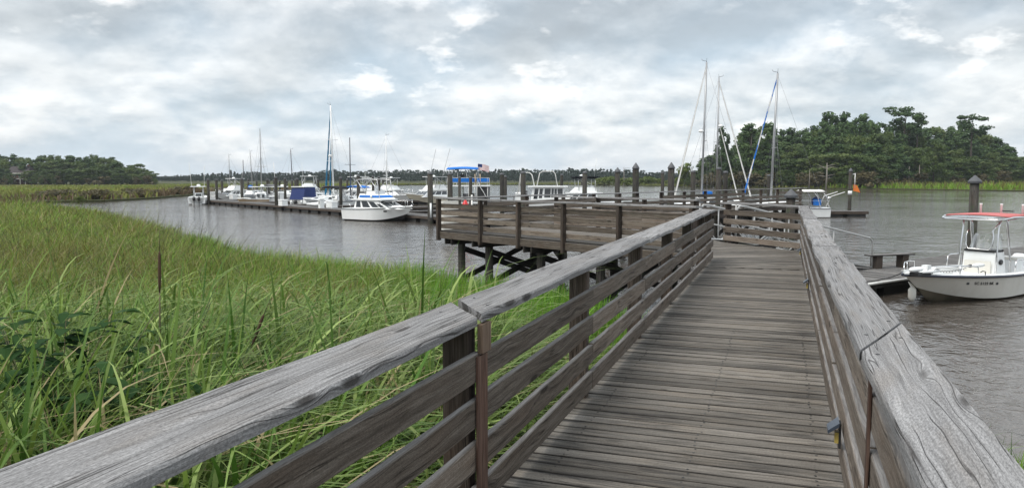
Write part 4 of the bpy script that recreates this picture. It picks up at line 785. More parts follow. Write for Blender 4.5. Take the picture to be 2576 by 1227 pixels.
    # grab rails beside the console
    tubes(t,'grab_rail',[[(cx-.15,y*1.0,.76),(cx-.2,y*1.0,1.06),(cx-.32,y*1.0,1.12),(cx-1.0,y*1.02,1.12),(cx-1.12,y*1.02,1.06),(cx-1.16,y*1.02,.74)] for y in (-1,1)]+[[(cx-1.6,y*1.04,.76),(cx-1.62,y*1.04,1.0),(cx-2.4,y*1.06,1.0),(cx-2.45,y*1.06,.76)] for y in (-1,1)],.018,'steel')
    # trolling motor lying on the bow
    tm=sub('trolling_motor',t); tz=1.02; p0=Vector((L-.02,.18,tz+.03)); p1=Vector((L-2.35,.78,tz+.05)); dd=(p1-p0).normalized()
    MB().tube([p0-dd*.06,p0,p0+dd*.06,p0+dd*.36,p0+dd*.44],[.02,.06,.075,.075,.04],10).build('motor_pod',M['gel'],tm,False); MB().tube([p0-dd*.35,p0-dd*.06],[.004,.018],6).build('propeller_cone',M['gel'],tm,False)
    m=MB(); m.box(tuple(p0+dd*.58+Vector((0,0,.02))),(.2,.17,.17)); m.build('steering_housing',M['gel'],tm,False); MB().tube([p0+dd*.4,p1-dd*.15],.026,8).build('shaft',M['gel'],tm,False)
    m=MB(); m.tube([p1-dd*.18,p1-dd*.10],.045,8); m.build('collar',M['black'],tm,False); m=MB(); m.tube([p1-dd*.05,p1+dd*.1,p1+dd*.32,p1+dd*.42],[.035,.07,.06,.03],8); m.build('control_head',M['gel'],tm,False)
    m=MB(); m.box((L-.42,.25,tz-.09),(.72,.24,.10)); m.build('mount_base',M['black'],tm,False); m=MB(); m.loft([[(L-.25,.2,tz-.06),(L-.25,.36,tz-.06),(L-.25,.28,tz-.02)],[(L-.6,.26,tz-.06),(L-.6,.52,tz-.06),(L-.6,.38,tz+.05)],[(L-1.05,.36,tz-.06),(L-1.05,.52,tz-.06),(L-1.05,.44,tz+.01)]],close=True); m.build('foot_pedal',M['gel'],tm,False,fixn=True)
    pts=[p0+dd*(.75+1.35*k/90)+Vector((0,0,-.07-.05*math.sin(PI*k/90)+.02*math.cos(k*.85)))+Vector((0,.02*math.sin(k*.85),0)) for k in range(91)]; MB().tube(pts,.007,5).build('coiled_cord',M['black'],tm,False)
    tubes(t,'cleat',[[(L-2.6,1.0,.78),(L-2.6,1.0,.90),(L-2.45,.99,.93),(L-2.35,.98,.90)]],.014,'black'); outboard(t,0,-.3,.55,'gel')
    return t
main_cc()
tag(MB().tube([(11.55,22.0,.05),(11.55,22.0,.18),(11.55,22.0,.40),(11.55,22.0,.50),(11.45,22.05,.62)],[.05,.11,.11,.05,.012],10).build('fender',M['gelwarm']),'white cylindrical boat fender hanging in the dark gap under the bow','fender')
# ---- the cabin cruiser alongside the main dock
def cruiser():
    h=Vector((.84,-.54)).normalized(); s=Vector((-13.9,66.4)); t=thing('motorboat','white flybridge cabin cruiser with a wide blue stripe, moored nearest along the long dock','boat',(s.x,s.y,0),math.atan2(h.y,h.x)); L,B=6.9,2.6
    hull(t,L,B,1.25,.98,.95,'gel',.3,.10,(.05,.22),.35,2.2,'black','black',.2,.03)
    cabin(t,1.35,5.35,2.1,1.0,1.72,1.5,.12,1.85,'cabin','gel',[(.06,.21,.18,.90),(.27,.50,.18,.90),(.56,.77,.2,.84),(.80,.93,.2,.60)],[(.05,.48,.22,.85),(.52,.95,.22,.85)])
    cabin(t,5.0,6.3,1.5,1.02,1.30,1.1,.2,1.0,'foredeck','gel'); MB().box((2.75,0,1.77),(3.3,2.15,.10)).build('cabin_roof',M['gel'],t,False)
    f=cabin(t,1.75,4.3,1.9,1.82,2.26,.95,.1,1.65,'flybridge','gel'); st=cabin(t,1.9,4.02,1.90,1.96,2.12,.34,.02,1.80,'stripe','bluec'); st.scale=(1.012,1.012,1)
    MB().box((1.75,0,2.3),(.5,.9,.22)).build('helm_seat',M['grey'],t,False); MB().box((2.9,0,2.36),(1.0,1.2,.22)).build('flybridge_console',M['gel'],t,False)
    ap=lambda x0,x1,y,z:[(x0,y,1.85),(x0+.25,y,z-.35),(x0+.7,y*.97,z-.03),(x0+1.2,y*.95,z+.02),(x1-.3,y*.95,z-.03),(x1,y,1.9)]
    tubes(t,'canopy_frame',[ap(.9,4.1,.85,3.45),ap(.9,4.1,-.85,3.45),[(2.1,.8,3.47),(2.1,-.8,3.47)],[(1.6,.82,3.42),(1.6,-.82,3.42)],[(1.55,.83,3.38),(2.6,.85,2.2)],[(1.55,-.83,3.38),(2.6,-.85,2.2)]],.032,'alu')
    for y in (-1,1): tubes(t,'bow_rail',[[(4.6,y*1.15,1.17),(4.9,y*1.12,1.62),(5.8,y*.85,1.68),(6.6,y*.42,1.76),(6.75,y*.3,1.78),(6.72,0,1.78)],[(5.6,y*.9,1.2),(5.6,y*.9,1.67)],[(6.5,y*.4,1.22),(6.5,y*.45,1.74)],[(4.15,y*1.2,1.15),(4.45,y*1.16,1.6),(4.55,y*1.1,1.72)]],.016,'steel')
    MB().box((5.1,-1.30,.86),(.34,.05,.12)).build('vent',M['black'],t,False); tubes(t,'stern_rail',[[(.1,y*1.1,1.0),(.1,y*1.1,1.32),(1.0,y*1.15,1.36),(1.2,y*1.15,1.0)] for y in (-1,1)],.02,'steel'); MB().lathe((6.62,.2,1.18),[(.02,0),(.1,.03),(.08,.15),(.02,.2)],8).build('anchor_roller',M['steel'],t,False); MB().lathe((3.3,-.99,2.02),[(.06,-.1),(.09,0),(.06,.1)],10).build('horn',M['gel'],t,False)
cruiser()
# ---- small white centre console at the far end of the long dock
nV=Vector((.783,.622)); mV=Vector((.622,-.783)); aN=math.atan2(nV.y,nV.x); aM=math.atan2(mV.y,mV.x)
def mid(loc,rz,L): return (loc[0]-math.cos(rz)*L/2,loc[1]-math.sin(rz)*L/2)
def far_cc(loc,rz,label,L=6.5,B=2.5,ant=True,nout=2):
    loc=mid(loc,rz,L)
    t=thing('motorboat',label,'boat',(*loc,0),rz); hull(t,L,B,1.15,.9,.8,'gel',.3,.1,(.1,.7),.3); c=cabin(t,2.4,3.3,1.0,.4,1.5,.15,.1,.9,'console','gel',[(.2,.8,.5,.85)],[(.1,.9,.55,.9)],[(.1,.9,.1,.9)])
    [tubes(t,'t_top_post',[[(x,y,.5),(x+.1,y*.95,2.3)]],.04,'alu') for x in (2.2,3.4) for y in (-.6,.6)]; MB().box((2.75,0,2.36),(2.2,1.9,.09)).build('hard_top',M['gel'],t,False); MB().lathe((3.1,0,2.4),[(.25,0),(.25,.18),(.1,.26)],10).build('radome',M['gel'],t,False)
    if ant: tubes(t,'antenna',[[(2.2,.8,2.4),(2.0,1.0,5.6)],[(2.2,-.8,2.4),(2.1,-.9,5.2)]],.028,'whitepipe')
    for k in range(nout): outboard(t,(k-(nout-1)/2)*.62,-.25,.5)
    MB().box((1.6,0,.75),(.6,1.0,.6)).build('seat',M['gel'],t,False); return t
far_cc(at(502,106),math.atan2(1,-.30),'white centre console with twin black outboards, alone at the far end of the long dock')
# ---- sport fishing boats
def sportfish(loc,rz,label,L=9.5,B=3.3,mat='gel',fly=True,top='gel',rigs=False,tower=False,sc=1.0,enc=None):
    loc=mid(loc,rz,L*sc)
    t=thing('motorboat',label,'boat',(*loc,0),rz); t.scale=(sc,)*3; hull(t,L,B,1.75,.95,1.3,mat,.35,.12,(.04,.30),.4,2.3,'black' if mat=='gel' else 'gel','black',.25,.035)
    cabin(t,L*.33,L*.80,B*.80,1.1,2.15,1.6,.05,B*.66,'cabin','gel',[(.08,.30,.35,.85),(.34,.58,.35,.85),(.62,.80,.35,.80)],[(.04,.32,.3,.85),(.35,.65,.3,.85),(.68,.96,.3,.85)],[(.1,.4,.1,.9),(.5,.9,.3,.85)])
    MB().box((L*.47,0,2.2),(L*.40,B*.78,.1)).build('cabin_roof',M['gel'],t,False)
    if fly:
        cabin(t,L*.34,L*.62,B*.68,2.25,2.95,.7,.05,B*.58,'flybridge','gel'); tubes(t,'hard_top_frame',[[(x,y,2.4),(x+.12,y*.94,4.25)] for x in (L*.35,L*.55) for y in (-B*.32,B*.32)]+[[(L*.35,y,2.9),(L*.55,y*.95,4.2)] for y in (-B*.31,B*.31)],.04,'alu'); MB().box((L*.46,0,4.29),(L*.30,B*.74,.08)).build('hard_top',M[top],t,False); MB().box((L*.48,0,2.95),(.6,1.2,.4)).build('helm_console',M['gelwarm'],t,False); MB().box((L*.38,0,2.75),(.5,1.3,.7)).build('helm_seat',M['gel'],t,False)
        if enc: canopy(t,'enclosure',L*.33,L*.6,B*.7,4.1,.06,enc)
        MB().lathe((L*.5,0,4.33),[(.25,0),(.25,.16),(.08,.22)],10).build('radome',M['gel'],t,False)
    if tower: tubes(t,'tuna_tower',[[(L*.36,y,4.3),(L*.42,y*.6,6.0),(L*.5,y*.6,6.0),(L*.55,y,4.3)] for y in (-1,1)]+[[(L*.42,-.6,6),(L*.42,.6,6)],[(L*.36,-1,5.1),(L*.36,1,5.1)]],.035,'alu')
    if rigs: 
        tubes(t,'outrigger',[[(L*.52,y,2.3),(L*.52-2.2,y*1.15,8.8)] for y in (-B*.42,B*.42)],.035,'mastg'); tubes(t,'antenna',[[(L*.40,.7,4.3),(L*.40-1.6,.9,6.3)]],.025,'mastg')
    else: tubes(t,'antenna',[[(L*.36,.8,4.3 if fly else 2.2),(L*.34,.9,6.6 if fly else 5)]],.022,'whitepipe')
    for y in (-1,1): tubes(t,'bow_rail',[[(L*.62,y*B*.43,1.4),(L*.66,y*B*.42,2.0),(L*.85,y*B*.27,2.2),(L*.97,y*.1,2.35),(L*.97,0,2.35)]+[],[(L*.80,y*B*.31,1.5),(L*.80,y*B*.31,2.15)],[(L*.92,y*B*.17,1.65),(L*.92,y*B*.18,2.28)]],.02,'steel')
    return t
sportfish(at(590,113),aN+PI+.35,'white flybridge sport boat near the far end of the long dock, behind its fourth pile',8.6,3.0,sc=.8)
sportfish(at(781,116),aN+.9,'white flybridge boat right behind the navy canvas boat',9,3.2,sc=.88)
sportfish(at(897,101),aN+PI-.2,'white sport boat with an aluminium tower, beyond the cabin cruiser stern',9,3.2,tower=False,sc=.86,top='gel')
sportfish(at(1092,106),PI+.80,'beige hulled flybridge sport fisher with two raked outriggers',11.5,3.6,'beige',rigs=True,sc=.86)
sportfish(at(985,113),-.5,'white tower boat with many pale frames behind the cabin cruiser bow',10,3.4,tower=False,sc=.82)
sportfish(at(1462,86),PI+.12,'white sport fisher with black bimini canopies right of the houseboat',11,3.6,sc=.86,top='blackc',enc='blackc')
# ---- sail boats
def sailboat(loc,rz,label,L=9,B=2.9,mh=12,mast='mastg',jib=None,stays=(),boom=None,spr=(.55,),rad=None,mizzen=None,lean=0,fore=.48,twisted=False,mr=.085,tack=.94,jr=.10):
    loc=(loc[0]-math.cos(rz)*L*fore,loc[1]-math.sin(rz)*L*fore); t=thing('sailboat',label,'sailboat',(*loc,0),rz); hull(t,L,B,1.15,.85,1.2,'gel',.4,.05,(.06,.28),.35,1.8,'navyrub','navyrub',.3,.03); cabin(t,L*.30,L*.68,B*.62,.95,1.42,.7,.1,B*.46,'cabin','gel',[(.1,.4,.35,.75),(.5,.8,.35,.75)])
    mx=L*fore; top=Vector((mx+lean,0,mh)); b=Vector((mx,0,1.4)); MB().tube([b,b.lerp(top,.5),top],[mr,mr,mr*.8],8).build('mast',M[mast],t,False)
    P=lambda k:b.lerp(top,k)
    pr=[]
    for k in spr: p=P(k); pr.append([p+Vector((-.1,-B*.30,.05)),p,p+Vector((-.1,B*.30,.05))])
    if pr: tubes(t,'spreaders',pr,.03,mast)
    w=[[P(.99),(0.1,0,1.0)],[P(.99),(L*min(.98,tack+.02),0,1.15)]]
    for y in (-1,1): w+= [[P(.99),P(spr[0] if spr else .5)+Vector((-.1,y*B*.30,0)),(mx-.3,y*B*.45,1.0)],[P(.6),(mx+.5,y*B*.44,1.0)],[P(.6),(mx-.9,y*B*.45,1.0)]]
    tubes(t,'rigging',w,.010,'wire',4)
    if jib:
        a=Vector((L*tack,0,1.35)); c=P(.97); m=MB(); N=26; m.tube([a.lerp(c,k/N) for k in range(N+1)],[jr*(1-.55*k/N)+.010*math.sin(k*2.1) for k in range(N+1)],8)
        if twisted:
            m.m=[(0 if math.sin((i//8)*.9+(i%8)*.75)>-.1 else 1) if i<N*8 else 0 for i in range(len(m.f))]; m.build('furled_jib',[M[jib],M['sail']],t,False)
        else: m.build('furled_jib',M[jib],t,False)
    for (xx,k,mm) in stays:
        a=Vector((xx*L,0,1.3)); m=MB(); c=P(k); m.tube([a.lerp(c,q/10) for q in range(11)],[jr*.85*(1-.4*q/10) for q in range(11)],7); m.build('furled_staysail',M[mm],t,False)
    if boom: MB().tube([(mx-.15,0,2.1),(mx-.6,0,2.12),(mx-L*.11,0,2.05)],[.2,.24,.14],8).build('boom_cover',M[boom],t,False)
    if rad: p=P(rad); MB().lathe((p.x+.28,0,p.z),[(.1,-.1),(.26,-.03),(.26,.12),(.1,.18)],10).build('radome',M['gel'],t,False)
    if mizzen:
        q=Vector((L*.16,0,1.2)); MB().tube([q,q+Vector((0,0,mizzen-1.2))],[.075,.06],8).build('mizzen_mast',M['mastd'],t,False); tubes(t,'mizzen_spreaders',[[q+Vector((0,y*.9,(mizzen-1.2)*.55)),q+Vector((0,0,(mizzen-1.2)*.55))] for y in (-1,1)],.025,'mastd')
    m=MB(); m.lathe((top.x,0,top.z),[(.03,0),(.03,.12)],6); m.tube([(top.x+.02,0,top.z+.1),(top.x+.4,0,top.z+.18),(top.x+.5,0,top.z+.32)],.018,5); m.tube([(top.x,0,top.z+.1),(top.x,.1,top.z+.42)],.014,4); m.build('masthead_vane',M['mastd'],t,False)
    tubes(t,'life_rails',[[(.2,y*B*.42,.95),(.2,y*B*.42,1.5),(L*.45,y*B*.49,1.55),(L*.85,y*B*.22,1.75),(L*.98,0,1.8)] for y in (-1,1)],.012,'steel',4)
    return t
def mast_top(y,Y): return hz(y,Y)
sailboat(at(580,150),aN+.3,'small sailboat whose red tipped mast stands at the far end of the docks',8,2.6,mast_top(392,150),'mastg',spr=(.18,),mr=.07)
sailboat(at(637,128),aN+.5,'sailboat with a leaning pale mast and a short dark mizzen mast',8.5,2.7,mast_top(383,128),'mastg',spr=(.22,),lean=-.35,mizzen=mast_top(403,126),mr=.075,boom='bluec',fore=.40)
sailboat(at(659.5,114),-PI/2+.15,'sailboat seen bow on under the tallest mast of the far dock end',9,2.9,mast_top(331,114),'mastg',spr=(.42,),mr=.085)
sailboat(at(738,128),aN+.2,'sailboat with a thin bent mast standing behind the navy canvas boat',8,2.6,mast_top(378,128),'mastd',spr=(),lean=-.25,mr=.075)
sailboat(at(840,94),PI-.55,'ketch with teal furled sails on two stays and a dark mizzen mast',10,3.1,mast_top(268,94),'gel',jib='tealc',stays=((.50,.70,'tealc'),),spr=(.38,.62),rad=.44,mizzen=mast_top(350,95),fore=.44,mr=.10,tack=.575,lean=.22,jr=.12)
sailboat(at(973.5,112),-.25,'sailboat with a white lower and dark upper mast behind the cabin cruiser',9,2.9,mast_top(343,112),'gel',spr=(.3,),mr=.08)
S1=sailboat(at(1764,76),PI-.03,'sailboat with the tallest mast of the right hand three and a furled white foresail',9.5,3.1,mast_top(163,76),'mastg',jib='sail',spr=(.43,),rad=.50,boom='bluec',fore=.50,mr=.105,jr=.08,tack=.785,lean=-.22)
S2=sailboat(at(1801,82),.05,'sailboat with two white furled headsails sloping down to the right',10,3.1,mast_top(201,82),'mastg',jib='sail',stays=((.66,.66,'sail'),),spr=(.47,),rad=.60,fore=.42,mr=.085,tack=.80,jr=.085)
S3=sailboat(at(1938,70.6),PI-.06,'sailboat with a blue and white twisted headsail, stern on at the small far right dock',9.6,2.9,mast_top(190,70.6),'mastg',jib='bluec',spr=(.42,),boom=None,fore=.52,twisted=True,mr=.11,tack=.79,lean=-.30,jr=.085)
def sternkit(t):
    tubes(t,'bimini_frame',[[(x,y*1.15,.95),(x+.25,y*1.1,1.9),(x+.6,y*.9,2.35),(x+.6,0,2.5)] for x in (.1,.9) for y in (-1,1)],.03,'alu'); canopy(t,'bimini',.5,2.4,2.2,2.35,.05,'sail',.15); MB().lathe((.7,-.75,1.1),[(.30,0),(.42,.25),(.36,.55),(.1,.72)],10).build('outboard_cover',M['navyc'],t,False); MB().box((.9,.25,1.35),(.5,.6,.55)).build('sail_bag',M['bluec'],t,False); tubes(t,'davits',[[(.3,y*.9,1.0),(-.1,y*.9,1.9),(-1.3,y*.9,2.3)] for y in (-1,1)],.04,'whitepipe'); MB().lathe((.1,.95,1.7),[(.16,0),(.2,.1),(.05,.2)],8).build('grill',M['steel'],t,False)
sternkit(S3)
# ---- smaller boats
def runabout(loc,rz,label,mat='tanhull',L=5.2,B=2.1,cover='gelwarm',sc=1):
    loc=mid(loc,rz,L*sc)
    t=thing('motorboat',label,'boat',(*loc,0),rz); t.scale=(sc,)*3; hull(t,L,B,.95,.75,.7,mat,.25,.08,(.08,.6),.3,2.2,'gel','black',.16,.03); cabin(t,L*.50,L*.60,B*.78,.85,1.25,.25,-.15,B*.66,'windscreen','glass'); MB().box((L*.25,0,.6),(.6,B*.7,.5)).build('seat',M[cover],t,False); outboard(t,0,-.2,.4,'black'); canopy(t,'cover',L*.6,L*.9,B*.6,.95,.04,cover,.1); return t
runabout(at(631,100),-PI/2-.35,'tan hulled open runabout on the inner side of the long dock')
def canvas_boat():
    p=mid(at(797,97),aN+.45,7.2); t=thing('motorboat','white express cruiser whose stern is closed with a big navy canvas','boat',(*p,0),aN+.45); t.scale=(.88,)*3; hull(t,8,2.9,1.5,1.0,1,'gel',.3,.12,(.04,.1),.4); cabin(t,2.4,6.6,2.3,1.2,1.9,1.8,.1,1.9,'cabin','gel',[(.2,.5,.3,.8)]); m=MB(); m.hexa([(-.1,-1.25,1.05),(2.6,-1.25,1.1),(2.6,1.25,1.1),(-.1,1.25,1.05),(.35,-1.12,2.65),(2.5,-1.12,2.75),(2.5,1.12,2.75),(.35,1.12,2.65)]); m.build('canvas_enclosure',M['navyc'],t,False); MB().box((1.5,0,2.80),(2.6,2.35,.12)).build('hard_top',M['gel'],t,False); outboard(t,0,-.3,.4)
    for y in (-1,1): MB().lathe((-.1,y*.9,.7),[(.1,-.25),(.14,0),(.1,.25)],8).build('fender',M['gel'],t,False)
canvas_boat()
def bimini_boat(loc,rz,label,col='bluec',L=7):
    loc=mid(loc,rz,L)
    t=thing('motorboat',label,'boat',(*loc,0),rz); hull(t,L,2.5,1.2,.85,.8,'gel',.3,.1,(.06,.5),.35); cabin(t,L*.45,L*.8,1.9,1.0,1.45,1.2,.1,1.5,'cabin','gel',[(.1,.4,.3,.75)],[(.1,.9,.4,.9)]); [tubes(t,'bimini_bow',[[(L*.12,y*1.1,.9),(L*.25,y,2.4),(L*.4,y*1.1,.9)]],.03,'alu') for y in (-1,1)]; canopy(t,'bimini',L*.08,L*.42,2.2,2.4,.06,col,.22); outboard(t,0,-.25,.5,'gel'); MB().box((L*.2,0,.7),(.6,1.3,.6)).build('seat',M['gelwarm'],t,False); return t
bimini_boat(at(921,94),aN+.5,'white boat under a rounded blue bimini, beyond the cabin cruiser')
bimini_boat(at(700,112),aN+.4,'low white boat with a grey bimini between piles left of the navy canvas boat','grey',6)
bimini_boat(at(872,91),aN+.1,'white boat with a bright blue cover and grey canopy right of the ketch','grey',6.5)
def dinghy(loc,rz,label):
    t=thing('dinghy',label,'dinghy',(*loc,.5),rz); m=MB(); m.tube([(-1.3,-.62,.25),(.4,-.62,.27),(1.1,-.42,.33),(1.45,0,.40),(1.1,.42,.33),(.4,.62,.27),(-1.3,.62,.25)],[.12,.22,.22,.2,.22,.22,.12],10); m.build('inflated_tube',M['gel'],t,False); MB().box((-.2,0,.14),(2.3,1.0,.06)).build('floor',M['gelwarm'],t,False); MB().box((-1.15,0,.3),(.06,.9,.4)).build('transom',M['grey'],t,False)
pD=Vector((-20.7,82.6))
dinghy((pD.x,pD.y),aM+.15,'white inflatable dinghy lying on the long dock behind the white boxes')
far_cc(at(664,103),aN+.3,'white centre console right of the bow on sailboat, near the end of the second finger',6.5,2.4,False,1)
far_cc(at(712,104),aN-.4,'white hard top centre console left of the navy canvas boat',6.2,2.4,True,1)
bimini_boat(at(820,88),aN+PI+.3,'white open boat with a black bimini before the ketch','blackc',6.2)
runabout(at(950,100),aN+.2,'white runabout with an outboard, seen above the cabin cruiser roof','gel',5.6,2.2)
sportfish(at(940,108),aN+.5,'white flybridge boat between the blue bimini and the tower boat',9,3.2,sc=.82)
# ---- houseboats
def party_boat():
    t=thing('houseboat','two deck party pontoon boat with a blue sun canopy and a white water slide','houseboat',(*at(1128,92),0),-.06); L,B=4.9,2.9
    for y in (-.95,.95): MB().tube([(-.2,y,.15),(0,y,.15),(L-.3,y,.15),(L+.2,y,.25)],[.2,.38,.38,.1],10).build('pontoon',M['alu'],t,False)
    MB().box((L/2,0,.60),(L,B,.12)).build('lower_deck',M['gel'],t,False); MB().box((L/2+.1,0,2.62),(L+.2,B,.14)).build('upper_deck',M['gel'],t,False)
    cabin(t,.2,1.7,B*.9,.66,2.55,.02,.02,B*.9,'front_cabin','clear'); cabin(t,3.6,L-.05,B*.9,.66,2.55,.02,.02,B*.88,'rear_cabin','grey',[(.1,.9,.1,.95)],glass='black')
    [tubes(t,'post',[[(x,y,.6),(x,y,2.6)]],.04,'whitepipe') for x in (.1,1.7,2.6,3.6,L-.05) for y in (-B*.46,B*.46)]
    tubes(t,'upper_rails',[[(.1,y,z),(L-.1,y,z)] for y in (-B*.46,B*.46) for z in (3.0,3.55)]+[[(x,y,2.65),(x,y,3.55)] for x in (.1,1.2,2.4,3.6,L-.1) for y in (-B*.46,B*.46)],.025,'whitepipe')
    for y in (-B*.47,B*.47): m=MB(); m.box((1.65,y,3.28),(2.9,.03,.46)); m.box((4.2,y,3.28),(1.2,.03,.42)); m.build('rail_cloth',M['bluec'],t,False)
    tubes(t,'canopy_frame',[[(x,y,2.7),(xx,y*.96,4.55)] for x,xx in ((.5,.3),(1.1,1.4),(2.6,2.2),(3.3,3.6)) for y in (-1.2,1.2)],.03,'alu'); canopy(t,'sun_canopy',0,3.7,2.9,4.55,.06,'bluec',.22,.10)
    m=MB(); rr=[]
    for k in range(13):
        s=k/12; x=3.75+1.05*s**1.1; z=3.15-2.2*s+.30*math.sin(PI*s)*0-.18*math.sin(2*PI*s)*.6; rr.append([(x,-1.50-.35,z+.16),(x,-1.50-.30,z),(x,-1.50+.25,z),(x,-1.50+.32,z+.16),(x-.03,-1.50+.32,z+.10),(x-.03,-1.50-.35,z+.10)])
    m.loft(rr,close=True); m.build('water_slide',M['gel'],t,False,fixn=True)
    tubes(t,'slide_posts',[[(3.4,-1.35,2.6),(3.35,-1.35,4.0)],[(4.0,-1.35,2.6),(3.95,-1.35,4.0)]],.05,'tanhull'); m=MB(); [m.box((x,y,1.35),(.5,.5,.7)) for x,y in ((2.1,-.6),(2.9,.5),(2.5,-.9))]; m.build('deck_chairs',M['grey'],t,False); tubes(t,'ladder',[[(3.25,-1.4,.7),(3.35,-1.4,2.9)],[(3.5,-1.4,.7),(3.6,-1.4,2.9)]],.03,'whitepipe'); MB().box((1.7,.2,3.5),(.5,1.0,.9)).build('upper_helm',M['black'],t,False)
    f=thing('flag','striped flag flying from a pole at the stern of the party pontoon boat','flag',(t.location.x+3.55,t.location.y-.6,4.2)); MB().tube([(0,0,-1.6),(0,0,1.05)],.02,6).build('pole',M['whitepipe'],f,False)
    m=MB(); NX_,NZ_=10,13
    for j in range(NZ_):
        for i in range(NX_):
            x0,x1=i/NX_*1.35,(i+1)/NX_*1.35; z0,z1=1.0-.72*j/NZ_,1.0-.72*(j+1)/NZ_; w=lambda x:.06*math.sin(x*6); dr=lambda x:-.22*x*x/1.35
            mi=2 if (j<7 and i<4) else (0 if j%2==0 else 1); m.add([(x0,w(x0),z0+dr(x0)),(x1,w(x1),z0+dr(x1)),(x1,w(x1),z1+dr(x1)),(x0,w(x0),z1+dr(x0))],[(0,1,2,3)],None,.5,mi)
    m.build('cloth',[M['redc'],M['gel'],M['navyc']],f,False)
party_boat()
def trawler():
    t=thing('houseboat','white houseboat with a long windowed saloon and bare canopy hoops','houseboat',(*at(1424,80),0),PI-.05); L,B=5.6,2.8
    hull(t,L,B,1.15,1.05,.3,'gel',.3,.1,(.93,.95),.9,5.0,'black','black',.2,.03); cabin(t,.25,3.7,B*.86,1.1,2.62,.25,.05,B*.80,'saloon','gel',[(.03,.19,.30,.90),(.215,.29,.30,.90),(.31,.385,.30,.90),(.41,.60,.30,.90),(.66,.76,.25,.90),(.80,.92,.2,.90)],[(.1,.45,.3,.9),(.55,.9,.3,.9)]); MB().box((1.9,0,2.67),(4.1,B*.98,.11)).build('roof',M['gel'],t,False)
    for x0,x1,z in ((3.3,5.0,4.1),(.9,3.05,4.25)): tubes(t,'canopy_hoop',[[(x0,y*1.0,2.7),(x0+.25,y,z-.25),(x0+.5,y*.9,z),(x1-.6,y*.9,z-.02),(x1-.3,y,z-.2),(x1,y*1.05,2.0 if x1>4 else 2.7)] for y in (-1,1)]+[[(x0+.5,-.9,z),(x0+.5,.9,z)],[(x1-.6,-.9,z),(x1-.6,.9,z)]],.04,'whitepipe')
    MB().box((4.9,0,1.5),(.7,1.9,.9)).build('bow_box',M['gel'],t,False); tubes(t,'rails',[[(3.8,y*1.2,1.1),(3.9,y*1.2,2.0),(5.3,y*1.0,2.0),(5.5,y*.9,1.2)] for y in (-1,1)],.03,'steel'); m=MB(); m.box((4.2,.3,1.9),(.35,.5,.7)); m.build('deck_chair',M['grey'],t,False)
trawler()
# ------------------------------------------------------------------ floating docks of the marina
random.seed(55)
T0=Vector((-42.8,106.5))
def DP(s,q,z): p=T0+mV*s+nV*q; return (p.x,p.y,z)
def dock(name,label,segs):
    t=thing(name,label,'dock')
    for nm,s0,s1,q0,q1 in segs:
        m=MB(); poly=[DP(s0,q0,0)[:2],DP(s1,q0,0)[:2],DP(s1,q1,0)[:2],DP(s0,q1,0)[:2]]; dv=nV if abs(s1-s0)>abs(q1-q0) else mV; d3=(s0+s1)/2,(q0+q1)/2; rz=aM
        deckboards(m,poly,(dv.x,dv.y),.30,.015,.52,t=.06); m.build(nm,M['dock'],t)
        m=MB()
        for (a,b) in ((DP(s0,q0,.40),DP(s1,q0,.40)),(DP(s0,q1,.40),DP(s1,q1,.40)),(DP(s0,q0,.40),DP(s0,q1,.40)),(DP(s1,q0,.40),DP(s1,q1,.40))): m.board(a,b,.06,.19,seg=4)
        m.build('rim_board',M['post'],t)
        m=MB(); long=abs(s1-s0)>abs(q1-q0); n=max(2,int(max(abs(s1-s0),abs(q1-q0))/2.3))
        for k in range(n):
            f=(k+.5)/n
            if long: m.box(DP(s0+(s1-s0)*f,(q0+q1)/2,.10),(abs(s1-s0)/n*.72,abs(q1-q0)*.94,.42),rz)
            else: m.box(DP((s0+s1)/2,q0+(q1-q0)*f,.10),(abs(s1-s0)*.94,abs(q1-q0)/n*.72,.42),rz)
        m.build('floats',M['conc'],t)
FS=[2.2,13.2,24.0,31.0,39.5,48.0,56.5,64.0]
dock('floating_dock','long grey floating dock with fingers on dark floats, crossing the left half of the marina',[('main_walk',0,80,0,2.5)]+[('finger',s,s+1.3,2.51,12.5 if s<60 else 9) for s in FS])
dock('floating_dock','outer marina dock half hidden behind the nearer boats',[('main_walk',-18,74,27,29.2)]+[('finger',s,s+1.2,18.5,26.99) for s in (-6,8,20,44,57,70)])
ed_=thing('floating_dock','small floating dock end with one banded pile beyond the landing','dock'); m=MB(); deckboards(m,[(24,70.4),(32.6,70.4),(32.6,73),(24,73)],(0,1),.3,.015,.52,t=.06); m.build('deck',M['dock'],ed_); m=MB(); m.board((24,70.4,.38),(32.6,70.4,.38),.06,.24,seg=4); m.board((32.63,70.4,.38),(32.63,73,.38),.06,.24); m.build('rim_board',M['post'],ed_); m=MB(); [m.box((25.3+k*2.1,71.7,.1),(1.7,2.4,.44)) for k in range(4)]; m.build('floats',M['conc'],ed_)
